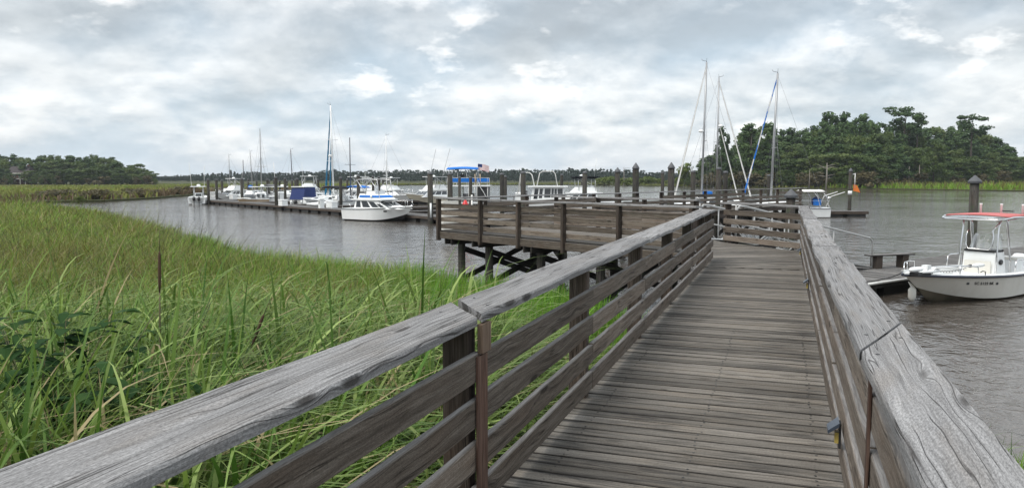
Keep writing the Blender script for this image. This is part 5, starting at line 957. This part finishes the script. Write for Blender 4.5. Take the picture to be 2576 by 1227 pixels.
# ---- mooring piles
def mpile(x,Y,ytop,label,r=.17,cap='flat',group='mooring piles of the marina',exact=False):
    p=at(x,Y) if not exact else x; top=hz(ytop,Y); t=thing('mooring_pile',label,'pile',(p[0],p[1],0),0,group)
    MB().lathe((0,0,0),[(r*1.04,-.9),(r*1.04,.05),(r,.6),(r*.97,top-.12)],14,0,random.random(),.05).build('post',M['pile'],t,False)
    if cap=='cone': MB().lathe((0,0,0),[(r*1.12,top-.16),(r*1.16,top-.13),(r*.95,top-.02),(r*.1,top+r*1.15)],12).build('pointed_cap',M['rock'],t,False)
    elif cap=='pyr': MB().lathe((0,0,0),[(r*1.35,top-.14),(r*1.42,top-.10),(r*1.42,top-.05),(r*.12,top+r*1.0)],14,smooth=False).build('pointed_cap',M['rock'],t,False)
    else: MB().lathe((0,0,0),[(r*1.02,top-.14),(r*1.05,top-.11),(r*.98,top),(r*.6,top+.04)],12).build('flat_cap',M['rock'],t,False)
    return t
C1='dark mooring pile standing among the far fingers of the left marina'
for a in ((525.7,103.7,450.4,'first mooring pile from the far end, right of the twin outboard boat'),(546.7,108.7,451,'second mooring pile from the far end of the long dock'),(560.7,116.5,452.6,'third mooring pile from the far end of the long dock, standing by the first finger'),(610,98.4,449,'fourth mooring pile from the far end, just left of the tan runabout'),(695.7,86,445.3,'thicker mooring pile right of the bow on sailboat, at the long dock edge'),(749.7,101,449,'mooring pile right before the navy canvas of the express cruiser'),(858.3,88,446,'mooring pile before the bright blue cover, right of the ketch'),(902.6,79,441,'tallest left marina pile, directly behind the stern of the cabin cruiser'),(1082.7,60.4,434.4,'tall mooring pile left of the platform corner, with a white pipe at its foot'),(1132.7,66,436,'mooring pile at the bow of the party pontoon boat, right of the tall corner pile')):
    mpile(a[0],a[1],a[2],a[3],.185 if a[0]<1050 else .22)
for a in ((626.5,138,450.7),(647.8,150,454.4),(674.6,112,450.7),(678.9,125,453.6),(691.5,140,452),(705.2,150,454.4),(718.6,101,448),(723.4,145,454),(736.5,122,452.5),(743.8,160,451.6),(761.5,170,454.5),(796,142,449.8),(802,150,450.7),(875,129,450.6),(921,150,453.7),(930,140,451),(939.4,100,442.8),(949.5,130,449),(954,104,444.3),(964.8,138,450.6),(976,128,449)): mpile(a[0],a[1],a[2],C1,.17 if a[1]<130 else .19,'flat',C1)
for a in ((1156.4,80,445.3,'thin mooring pile in front of the middle of the party pontoon boat',.15),(1184.3,80,445.3,'thin mooring pile in front of the right half of the party pontoon boat',.17),(1263,66,436.4,'left of two mooring piles standing close together between the houseboats',.19),(1271.3,74,442.5,'right of two mooring piles standing close together between the houseboats',.16),(1315.8,58,432.3,'mooring pile in front of the left end of the windowed houseboat',.20),(1412.6,92,438.6,'mooring pile under the first dark canopy',.18),(1464,96,438.6,'slimmer mooring pile under the second dark canopy',.16),(1470.5,62,432.3,'mooring pile in front of the black canopied sport fisher',.19)): mpile(a[0],a[1],a[2],a[3],a[4])
for a in ((1552.5,60,428.5,'slimmer pointed mooring pile left of the two thickest ones',.20,'cone'),(1598,51,419,'thick pointed mooring pile behind the outer railing, left of its twin',.215,'cone'),(1665.6,75,432.9,'short flat topped mooring pile between the two thick pointed ones',.17,'flat'),(1687,51,418,'thick pointed mooring pile right before the first sailboat forestay',.22,'cone'),(1742,70,430,'split looking mooring pile left of the tallest mast',.22,'flat'),(1805.4,58,422.5,'mooring pile standing just right of the second mast',.20,'flat'),(1823,64,431.6,'short mooring pile right of the second mast',.19,'flat'),(1932,78,440,'mooring pile half hidden by the third mast',.18,'flat')): mpile(a[0],a[1],a[2],a[3],a[4],a[5])
mpile(2448.5,29.3,452,'tall pile with a pyramid cap behind the red canvas T-top',.165,'pyr')
mpile(1988.5,26.2,487,'pile with a dark pyramid cap right behind the end railing',.155,'pyr')
bp=mpile(2136.5,72.2,428,'lone pile with a white band and an orange sign on the small dock end',.17,'cone'); MB().lathe((0,0,0),[(.185,2.0),(.185,2.35)],14).build('white_band',M['gel'],bp,False); tubes(bp,'sign_pole',[[(.42,0,2.6),(.42,0,4.0)],[(.15,0,3.9),(.42,0,3.9)]],.045,'whitepipe'); MB().hexa([(.30,-.03,2.35),(.95,-.03,2.2),(.95,.03,2.2),(.30,.03,2.35),(.30,-.03,2.95),(.62,-.03,2.88),(.62,.03,2.88),(.30,.03,2.95)]).build('orange_sign',M['orange'],bp,False)
q=at(1084.5,60); tag(MB().tube([(q[0],q[1]-.25,.5),(q[0],q[1]-.25,1.62)],.07,8).build('utility_pipe',M['gel']),'short white upright pipe at the foot of the tall corner pile','pipe')
# ---- dock boxes and power pedestals
def dbox(x,Y,w,label):
    p=at(x,Y); t=thing('dock_box',label,'dock box',(p[0],p[1],.53),aM,'white dock boxes'); MB().box((0,0,.30),(w,.65,.60),taper=.96).build('box',M['gel'],t,False); MB().box((0,0,.645),(w*1.05,.72,.09),taper=.94).build('lid',M['gel'],t,False)
for a in ((712.5,84,1.05,'white dock box in front of the thicker pile on the long dock'),(835,78.5,1.35,'widest white dock box on the long dock, beside a white pedestal'),(588,110,1.5,'white dock box by the first finger of the long dock'),(669,104,.95,'white dock box below the bow on sailboat'),(774,92,1.0,'left of two white dock boxes right of the navy canvas boat'),(792,92,.9,'right of two white dock boxes right of the navy canvas boat'),(728,112,.9,'white dock box far behind the navy canvas boat')): dbox(*a)
def pedestal(x,Y,h,label):
    p=at(x,Y); t=thing('power_pedestal',label,'pedestal',(p[0],p[1],.53),aM,'white power pedestals'); MB().box((0,0,h*.45),(.45,.45,h*.9)).build('body',M['gel'],t,False); MB().box((0,0,h*.95),(.55,.55,h*.12),taper=.6).build('cap',M['gel'],t,False); MB().box((0,-.23,h*.55),(.16,.02,h*.35)).build('outlet',M['black'],t,False)
pedestal(607,99.5,.9,'white power pedestal left of the tan runabout'); pedestal(808.5,77.5,1.05,'white power pedestal left of the widest dock box'); pedestal(707.5,86.5,1.5,'slim white pedestal behind the box by the thicker pile')
fe=thing('fire_extinguisher','red fire extinguisher on a pale cabinet, seen through the platform railing','fire extinguisher',(-3.0,44,.52),.4); MB().box((-.55,.1,.9),(.9,.4,1.7)).build('cabinet',M['gelwarm'],fe,False); MB().lathe((.35,0,.5),[(.02,0),(.22,.02),(.24,.9),(.14,1.15),(.05,1.3)],14).build('cylinder',M['redp'],fe,False); MB().box((.35,-.05,1.45),(.2,.1,.25)).build('valve',M['black'],fe,False); tubes(fe,'stand',[[(.75,0,0),(.75,0,2.1)]],.05,'whitepipe')
# ------------------------------------------------------------------ trees
random.seed(66)
def crown_arrays(kind,h,r,n,seed,ls):
    g=np.random.default_rng(seed); cl=[]
    if kind=='pine':
        nt=g.integers(32,38)
        for k in range(nt):
            f=.26+.70*(k+g.uniform(0,1))/nt; R_=r*(1.15-.70*max(0,(f-.35)/.65)**1.4)*g.uniform(.6,1.1); a=g.uniform(0,6.28); d=R_*g.uniform(.15,.7); cl.append((math.cos(a)*d,math.sin(a)*d,f*h,R_*g.uniform(.30,.48),R_*g.uniform(.28,.46),g.uniform(0,1)))
        cl.append((0,0,h*.97,r*.35,r*.25,.6))
    elif kind=='flat':
        for k in range(9):
            f=.72+.26*k/8; R_=r*g.uniform(.5,1.0); a=g.uniform(0,6.28); d=R_*g.uniform(.5,1.05); cl.append((math.cos(a)*d,math.sin(a)*d,f*h,R_*.5,R_*.25,g.uniform(0,1)))
        cl.append((0,0,h*.98,r*.45,r*.25,.7))
    elif kind=='broad':
        nt=g.integers(36,46)
        for k in range(nt):
            a=g.uniform(0,6.28); f=g.uniform(.16,1); w=r*math.sqrt(max(.05,1-((f-.58)/.48)**2)); d=w*g.uniform(.25,.85); s=r*g.uniform(.20,.34); cl.append((math.cos(a)*d,math.sin(a)*d,min(f*h,h-s*.7),s,s*.78,g.uniform(0,1)))
    else: # bush
        nt=g.integers(8,12)
        for k in range(nt):
            a=g.uniform(0,6.28); d=r*g.uniform(.0,.7); s=r*g.uniform(.28,.45); cl.append((math.cos(a)*d,math.sin(a)*d,s*.6+g.uniform(0,1)*(h-s*1.4),s,s*.8,g.uniform(0,1)))
    per=n//len(cl); V=[];T=[]
    for (x,y,z,s,sz,t) in cl:
        v=g.normal(size=(per,3)); v/=np.linalg.norm(v,axis=1)[:,None]; rad=g.uniform(.55,1.08,per)[:,None]; c=np.array([x,y,z])+v*rad*np.array([s,s,sz])*np.where(v[:,2:3]<0,.8,1)
        nn=v+g.normal(size=(per,3))*.55; nn/=np.linalg.norm(nn,axis=1)[:,None]; q=np.cross(nn,g.normal(size=(per,3))); q/=np.linalg.norm(q,axis=1)[:,None]; w=np.cross(nn,q); sz_=ls*g.uniform(.55,1.25,per)[:,None]
        V.append(np.stack([c-q*sz_*.5-w*sz_*.28,c+q*sz_*.1-w*sz_*.5,c+q*sz_*.5+w*sz_*.2,c-q*sz_*.1+w*sz_*.5],1)); T.append(np.clip(t*.55+g.uniform(0,.45,per),0,1))
    return np.concatenate(V),np.concatenate(T),cl
def leafmesh(name,V,T,mat):
    n=len(V); me=bpy.data.meshes.new(name); me.vertices.add(n*4); me.vertices.foreach_set('co',V.reshape(-1).astype(np.float32)); me.loops.add(n*4); me.loops.foreach_set('vertex_index',np.arange(n*4,dtype=np.int32)); me.polygons.add(n); me.polygons.foreach_set('loop_start',np.arange(0,n*4,4,dtype=np.int32)); me.polygons.foreach_set('loop_total',np.full(n,4,np.int32)); me.update(calc_edges=True)
    ca=me.color_attributes.new('tint','FLOAT_COLOR','POINT'); a=np.ones((n*4,4),np.float32); a[:,:3]=np.repeat(T,4)[:,None]; ca.data.foreach_set('color',a.ravel()); me.materials.append(mat); return me
PROTO={}
def proto(key,kind,h,r,n,seed,ls,mat):
    V,T,cl=crown_arrays(kind,h,r,n,seed,ls); cm=leafmesh('crown',V,T,M[mat]); random.seed(seed); mb=MB(); lx=random.uniform(-.03,.03)*h; top=.92*h if kind in('pine','flat') else .62*h; tr=h*.011+.05
    mb.tube([(0,0,-.5),(lx*.3,0,top*.3),(lx*.8,.1,top*.65),(lx*.6,.1,top)],[tr*1.4,tr,tr*.7,tr*.25],7)
    for c in cl[::2]: zt=max(.1*h,min(top*.95,c[2]-.12*h)); mb.tube([(lx*.5,0,zt),(c[0]*.6,c[1]*.6,(zt+c[2])/2+.02*h),(c[0],c[1],c[2])],[tr*.4,tr*.25,tr*.1],5)
    o=mb.build('trunk',M['bark'],None); tm=o.data; bpy.data.objects.remove(o); PROTO[key]=(cm,tm,h)
for i in range(5): proto(('pine',i),'pine',20,4.0,4200,100+i,.52,'pine')
for i in range(5): proto(('broad',i),'broad',15,5.2,4600,200+i,.48,'broad')
for i in range(2): proto(('flat',i),'flat',24,4.2,1300,300+i,.60,'pine')
for i in range(3): proto(('bush',i),'bush',4,2.8,700,400+i,.42,'olive')
for i in range(2): proto(('lime',i),'bush',4,2.8,700,450+i,.42,'lime')
def tree(key,x,y,top,label,name,cat='tree',group=None,ws=1.0,z=.2):
    cm,tm,h=PROTO[key]; k=(top-z)/h; t=thing(name,label,cat,(x,y,z),random.uniform(0,6.28),group); t.scale=(k*ws,k*ws,k)
    for nm,me in (('crown',cm),('trunk',tm)): o=bpy.data.objects.new(nm,me); COL.objects.link(o); o.parent=t
    return t
def interp(tab,x):
    for (a,b),(c,d) in zip(tab[:-1],tab[1:]):
        if a<=x<=c: return b+(d-b)*(x-a)/(c-a)
    return tab[0][1] if x<tab[0][0] else tab[-1][1]
# skyline of the wooded point on the right: photo column -> photo row of the tree tops
SKY_R=[(1700,446),(1725,412),(1750,420),(1765,392),(1800,376),(1842,366),(1858,338),(1880,322),(1905,328),(1930,312),(1955,326),(2000,324),(2040,312),(2073,292),(2110,294),(2166,297),(2212,308),(2250,302),(2290,304),(2323,318),(2350,316),(2400,309),(2440,314),(2466,326),(2501,341),(2536,368),(2548,388),(2562,390),(2580,372),(2640,360)]
GR='dark trees of the wooded point on the right bank'; GP_='dark green pine standing deep in the dense wood on the right bank'; GB='rounded leafy tree in the dense wood on the right bank'
def shoreY(px):                                              # distance of the tree line behind the bank at a photo column
    return interp([(1690,300),(1760,285),(1900,268),(2050,256),(2180,246),(2250,262),(2350,282),(2576,300),(2700,305)],px)
n=0
for row in range(5):
    px=1738+row*7
    while px<2640:
        Y=shoreY(px)+3+row*9+random.uniform(-3,3); sky_=interp(SKY_R,px); frac=(.50,.66,.80,.93,1.0)[row]*random.uniform(.88,1.0); top=hz(sky_,Y)*frac+ (0 if frac<1 else random.uniform(-.8,0)); top=max(top,3.5)
        pine=random.random()<(.2,.45,.65,.85,.9)[row]; key=('pine',random.randrange(4)) if pine else ('broad',random.randrange(4)); x,y=at(px,Y)
        ws=min(2.4,max(.8,(5.0 if pine else 6.2)/((4.0 if pine else 5.2)*(top-.2)/PROTO[key][2])*random.uniform(.75,1.15)))
        tree(key,x,y,top,GP_ if pine else GB,'pine_tree' if pine else 'broadleaf_tree','tree',GP_ if pine else GB,ws)
        px+=random.uniform(17,33)*(1.0 if row<4 else .85)
# trees one can tell apart
for key,px,Y,row,label,nm,ws in ((('flat',0),2268,290,276,'tallest flat topped pine rising above the right bank wood','pine_tree',1.25),(('flat',1),2300,288,290,'flat topped pine just right of the tallest one','pine_tree',.95),(('flat',1),2436,296,294,'flat topped pine standing above the right end of the wood','pine_tree',1.2),(('pine',0),1930,275,312,'open crowned pine behind the third mast','pine_tree',1.2),(('pine',1),1812,278,322,'slender pine between the masts, apart at the left end of the wood','pine_tree',.75),(('pine',2),1826,282,340,'second slender pine between the masts','pine_tree',.7),(('pine',4),1882,272,315,'flat crowned pine behind the blue and white headsail','pine_tree',1.4),(('pine',2),2075,292,287,'broad pine at the left shoulder of the wood','pine_tree',1.3),(('pine',3),2118,294,288,'round topped pine right of the left shoulder of the wood','pine_tree',1.2),(('pine',0),2166,296,292,'pointed pine on the middle of the skyline','pine_tree',1.1),(('pine',2),2590,300,368,'dark tree cut off by the right edge of the photo','pine_tree',1.2)):
    x,y=at(px,Y); tree(key,x,y,hz(row,Y),label,nm,'tree',None,ws)
x,y=at(1722,300); tree(('lime',0),x,y,hz(404,300),'round light green shrub tree at the left tip of the point','shrub_tree','tree',None,.85)
x,y=at(2345,268); tree(('broad',2),x,y,hz(356,268),'pale olive leafy tree standing in front of the dark wood','broadleaf_tree','tree',None,1.0)
GS='low olive bush at the foot of the right bank wood'
px=1705
while px<2640:
    Y=shoreY(px)-4+random.uniform(-4,2); x,y=at(px,Y); tree(('bush',random.randrange(3)) if random.random()<.6 else ('broad',random.randrange(4)),x,y,random.uniform(2.6,6.5),GS,'bush','bush',GS,random.uniform(.9,1.6)); px+=random.uniform(12,24)
GL='yellow green bush on the low far bank, left of the point'
px=1505
while px<1712:
    Y=330+random.uniform(-6,25); x,y=at(px,Y); 
    tree(('lime',random.randrange(2)),x,y,random.uniform(2.0,4.3),GL,'bush','bush',GL,random.uniform(1.2,2.0)); px+=random.uniform(9,16)
def dead_tree(px,Y,row,label,br=6,seed=1,r=.22):
    random.seed(seed); x,y=at(px,Y); H=hz(row,Y); t=thing('dead_tree',label,'dead tree',(x,y,0)); MB().tube([(0,0,-.3),(.1,0,H*.5),(.05,0,H)],[r,r*.75,r*.35],8).build('trunk',M['deadbark'],t,False)
    for k in range(br): z=H*random.uniform(.35,.95); a=random.choice((0,PI))+random.uniform(-.5,.5); L=random.uniform(1.2,3.6); MB().tube([(.07,0,z),(math.cos(a)*L*.5,math.sin(a)*L*.5,z+L*.12),(math.cos(a)*L,math.sin(a)*L,z+L*random.uniform(-.05,.35))],[r*.4,r*.28,r*.1],6).build('branch',M['deadbark'],t,False)
dead_tree(2076,240,410,'bare dead tree with horizontal branches at the water by the point',7,3,.30); dead_tree(1568,330,420,'thin white dead snag on the low far bank',3,5,.22); dead_tree(2308,268,415,'broken pale trunk before the dark wood',1,6,.25); dead_tree(2282,266,419,'short leaning pale trunk left of the broken one',0,7,.25); dead_tree(2033,243,425,'thin white stem left of the bare dead tree',0,8,.14)
# wood behind the left marsh, with a house
SKY_L=[(-80,384),(0,385),(20,390),(39,386),(62,390),(91,400),(104,388),(135,386),(156,387),(187,386),(208,392),(240,385),(260,396),(294,391),(308,408),(320,413),(349,410),(370,425),(392,430),(398,448)]
GLW='tree of the wood behind the left marsh'; GLP='tall pine of the wood behind the left marsh'
for row in range(4):
    px=-70+row*7
    while px<396-row*2:
        Y=345+row*10+random.uniform(-3,3); top=hz(interp(SKY_L,px),Y)*((.55,.78,.93,1.0)[row])*random.uniform(.9,1.0); x,y=at(px,Y)
        if row==0 and 40<px<76: px+=12; continue
        pine=random.random()<(.1,.3,.45,.6)[row]; key=('pine',random.randrange(4)) if pine else ('broad',random.randrange(4)); ws=min(2.2,max(.8,4.6/((4.0 if pine else 5.2)*(top-.2)/PROTO[key][2])*random.uniform(.8,1.2))); tree(key,x,y,max(top,4),GLP if pine else GLW,'pine_tree' if pine else 'broadleaf_tree','tree',GLP if pine else GLW,ws); px+=random.uniform(15,27)
GU='low shrub along the foot of the wood behind the left marsh'
px=-60
while px<400:
    x,y=at(px,340+random.uniform(-2,3)); 
    if not 38<px<84: tree(('bush',random.randrange(3)) if random.random()<.4 else ('broad',random.randrange(4)),x,y,random.uniform(3,5.5),GU,'bush','bush',GU,random.uniform(1,1.5))
    px+=random.uniform(10,20)
for px,row,lb in ((30,438,'small tree before the left end of the brick house'),(92,436,'small tree at the right end of the brick house'),(108,440,'small palm like tree right of the house'),(139,441,'lighter small round tree right of the palm like one')):
    x,y=at(px,336); tree(('broad',1),x,y,hz(row,336),lb,'broadleaf_tree','tree',None,.9)
x,y=at(203,109); tree(('lime',0),x,y,hz(491,109),'bright green rounded bush on the inlet bank','bush','bush',None,1.3,.0)
GBR='brown reedy clump along the inlet bank of the far left marsh'
for k in range(34):
    px=random.uniform(100,500); i=interp([(100,112),(174,112),(286,116),(401,133),(500,158)],px)+random.uniform(1,14); x,y=at(px,i); tree(('bush',random.randrange(3)),x,y,random.uniform(1.2,2.0),GBR,'bush','bush',GBR,random.uniform(1.5,2.6),.1)
hx,hy=at(60,354); hs=thing('brick_house','dark brick house with a brown roof and white eaves among the left trees','house',(hx,hy,.3),.1)
MB().box((0,0,2.6),(9,8,5.2)).build('wall',M['brick'],hs,False); m=MB(); m.hexa([(-5.2,-4.7,5.2),(5.2,-4.7,5.2),(5.2,4.7,5.2),(-5.2,4.7,5.2),(-3.9,-.3,8.3),(3.9,-.3,8.3),(3.9,.3,8.3),(-3.9,.3,8.3)]); rf=m.build('roof',M['roof'],hs,False); MB().box((2.5,1.2,8.0),(.9,.9,2.2)).build('chimney',M['brick'],rf,False); MB().box((0,-4.75,5.08),(10.4,.2,.3)).build('eaves',M['gelwarm'],hs,False)
MB().box((0,-5.2,2.55),(9.6,2.2,.25)).build('porch_roof',M['gelwarm'],hs,False)
for k in range(5): MB().box((-4.4+2.2*k,-6.1,1.2),(.25,.25,2.5)).build('porch_post',M['gelwarm'],hs,False)
for k in range(4):
    for z in (1.5,4.0): w=MB().box((-3.2+2.1*k,-4.02,z),(1.0,.08,1.4)).build('window',M['glass'],hs,False); MB().box((-3.2+2.1*k,-4.05,z-.76),(1.2,.12,.1)).build('sill',M['gelwarm'],w,False)
# far forest along the horizon: one mass
def far_forest():
    g=np.random.default_rng(77); Vs=[];Ts=[]; arch=[crown_arrays(k,1.0,.28 if k!='broad' else .36,230,500+i,.10)[:2] for i,k in enumerate(['pine','broad','pine','broad','broad','pine'])]; tab=[(380,449),(400,446),(450,442),(500,438),(560,436),(600,434),(660,434),(720,434),(800,431),(900,430),(960,432),(1040,429),(1140,431),(1300,427),(1400,428),(1450,424),(1520,428),(1600,431),(1700,434),(1800,440),(1900,440)]
    for row in range(5):
        px=372+row*3
        while px<1900:
            Y=560+row*14+g.uniform(-5,5)-.04*(px-400); top=hz(interp(tab,px),Y)*( .55+.115*row)*g.uniform(.82,1.08); 
            if row==4 and g.uniform()<.10: top*=1.16
            V,T=arch[g.integers(len(arch))]; a=g.uniform(0,6.28); c,s=math.cos(a),math.sin(a); k=max(top,4); w=k*g.uniform(.85,1.35); P=V.copy(); X=P[...,0]*c-P[...,1]*s; Yy=P[...,0]*s+P[...,1]*c; x,y=at(px,Y); P=np.stack([X*w+x,Yy*w+y,P[...,2]*k+.2],-1); Vs.append(P); Ts.append(np.clip(T*.6+g.uniform(0,.4),0,1)); px+=g.uniform(5,10)
    me=leafmesh('distant_forest',np.concatenate(Vs),np.concatenate(Ts),M['farleaf']); o=bpy.data.objects.new('distant_forest',me); COL.objects.link(o); tag(o,'hazy dark forest along the far horizon','forest',kind='stuff')
far_forest()

hb=MB().box((100,1100,19.9),(2600,2400,42)); hm=NT('thin_river_haze'); hm.n.remove(hm.b); pv=hm.node('ShaderNodeVolumePrincipled'); pv.inputs['Color'].default_value=(.86,.92,1,1); pv.inputs['Density'].default_value=.00013; pv.inputs['Anisotropy'].default_value=.2; hm.link(pv.outputs[0],hm.out.inputs['Volume'])
tag(hb.build('haze',hm.mat),'thin pale haze over the river and the far banks','haze',kind='stuff')
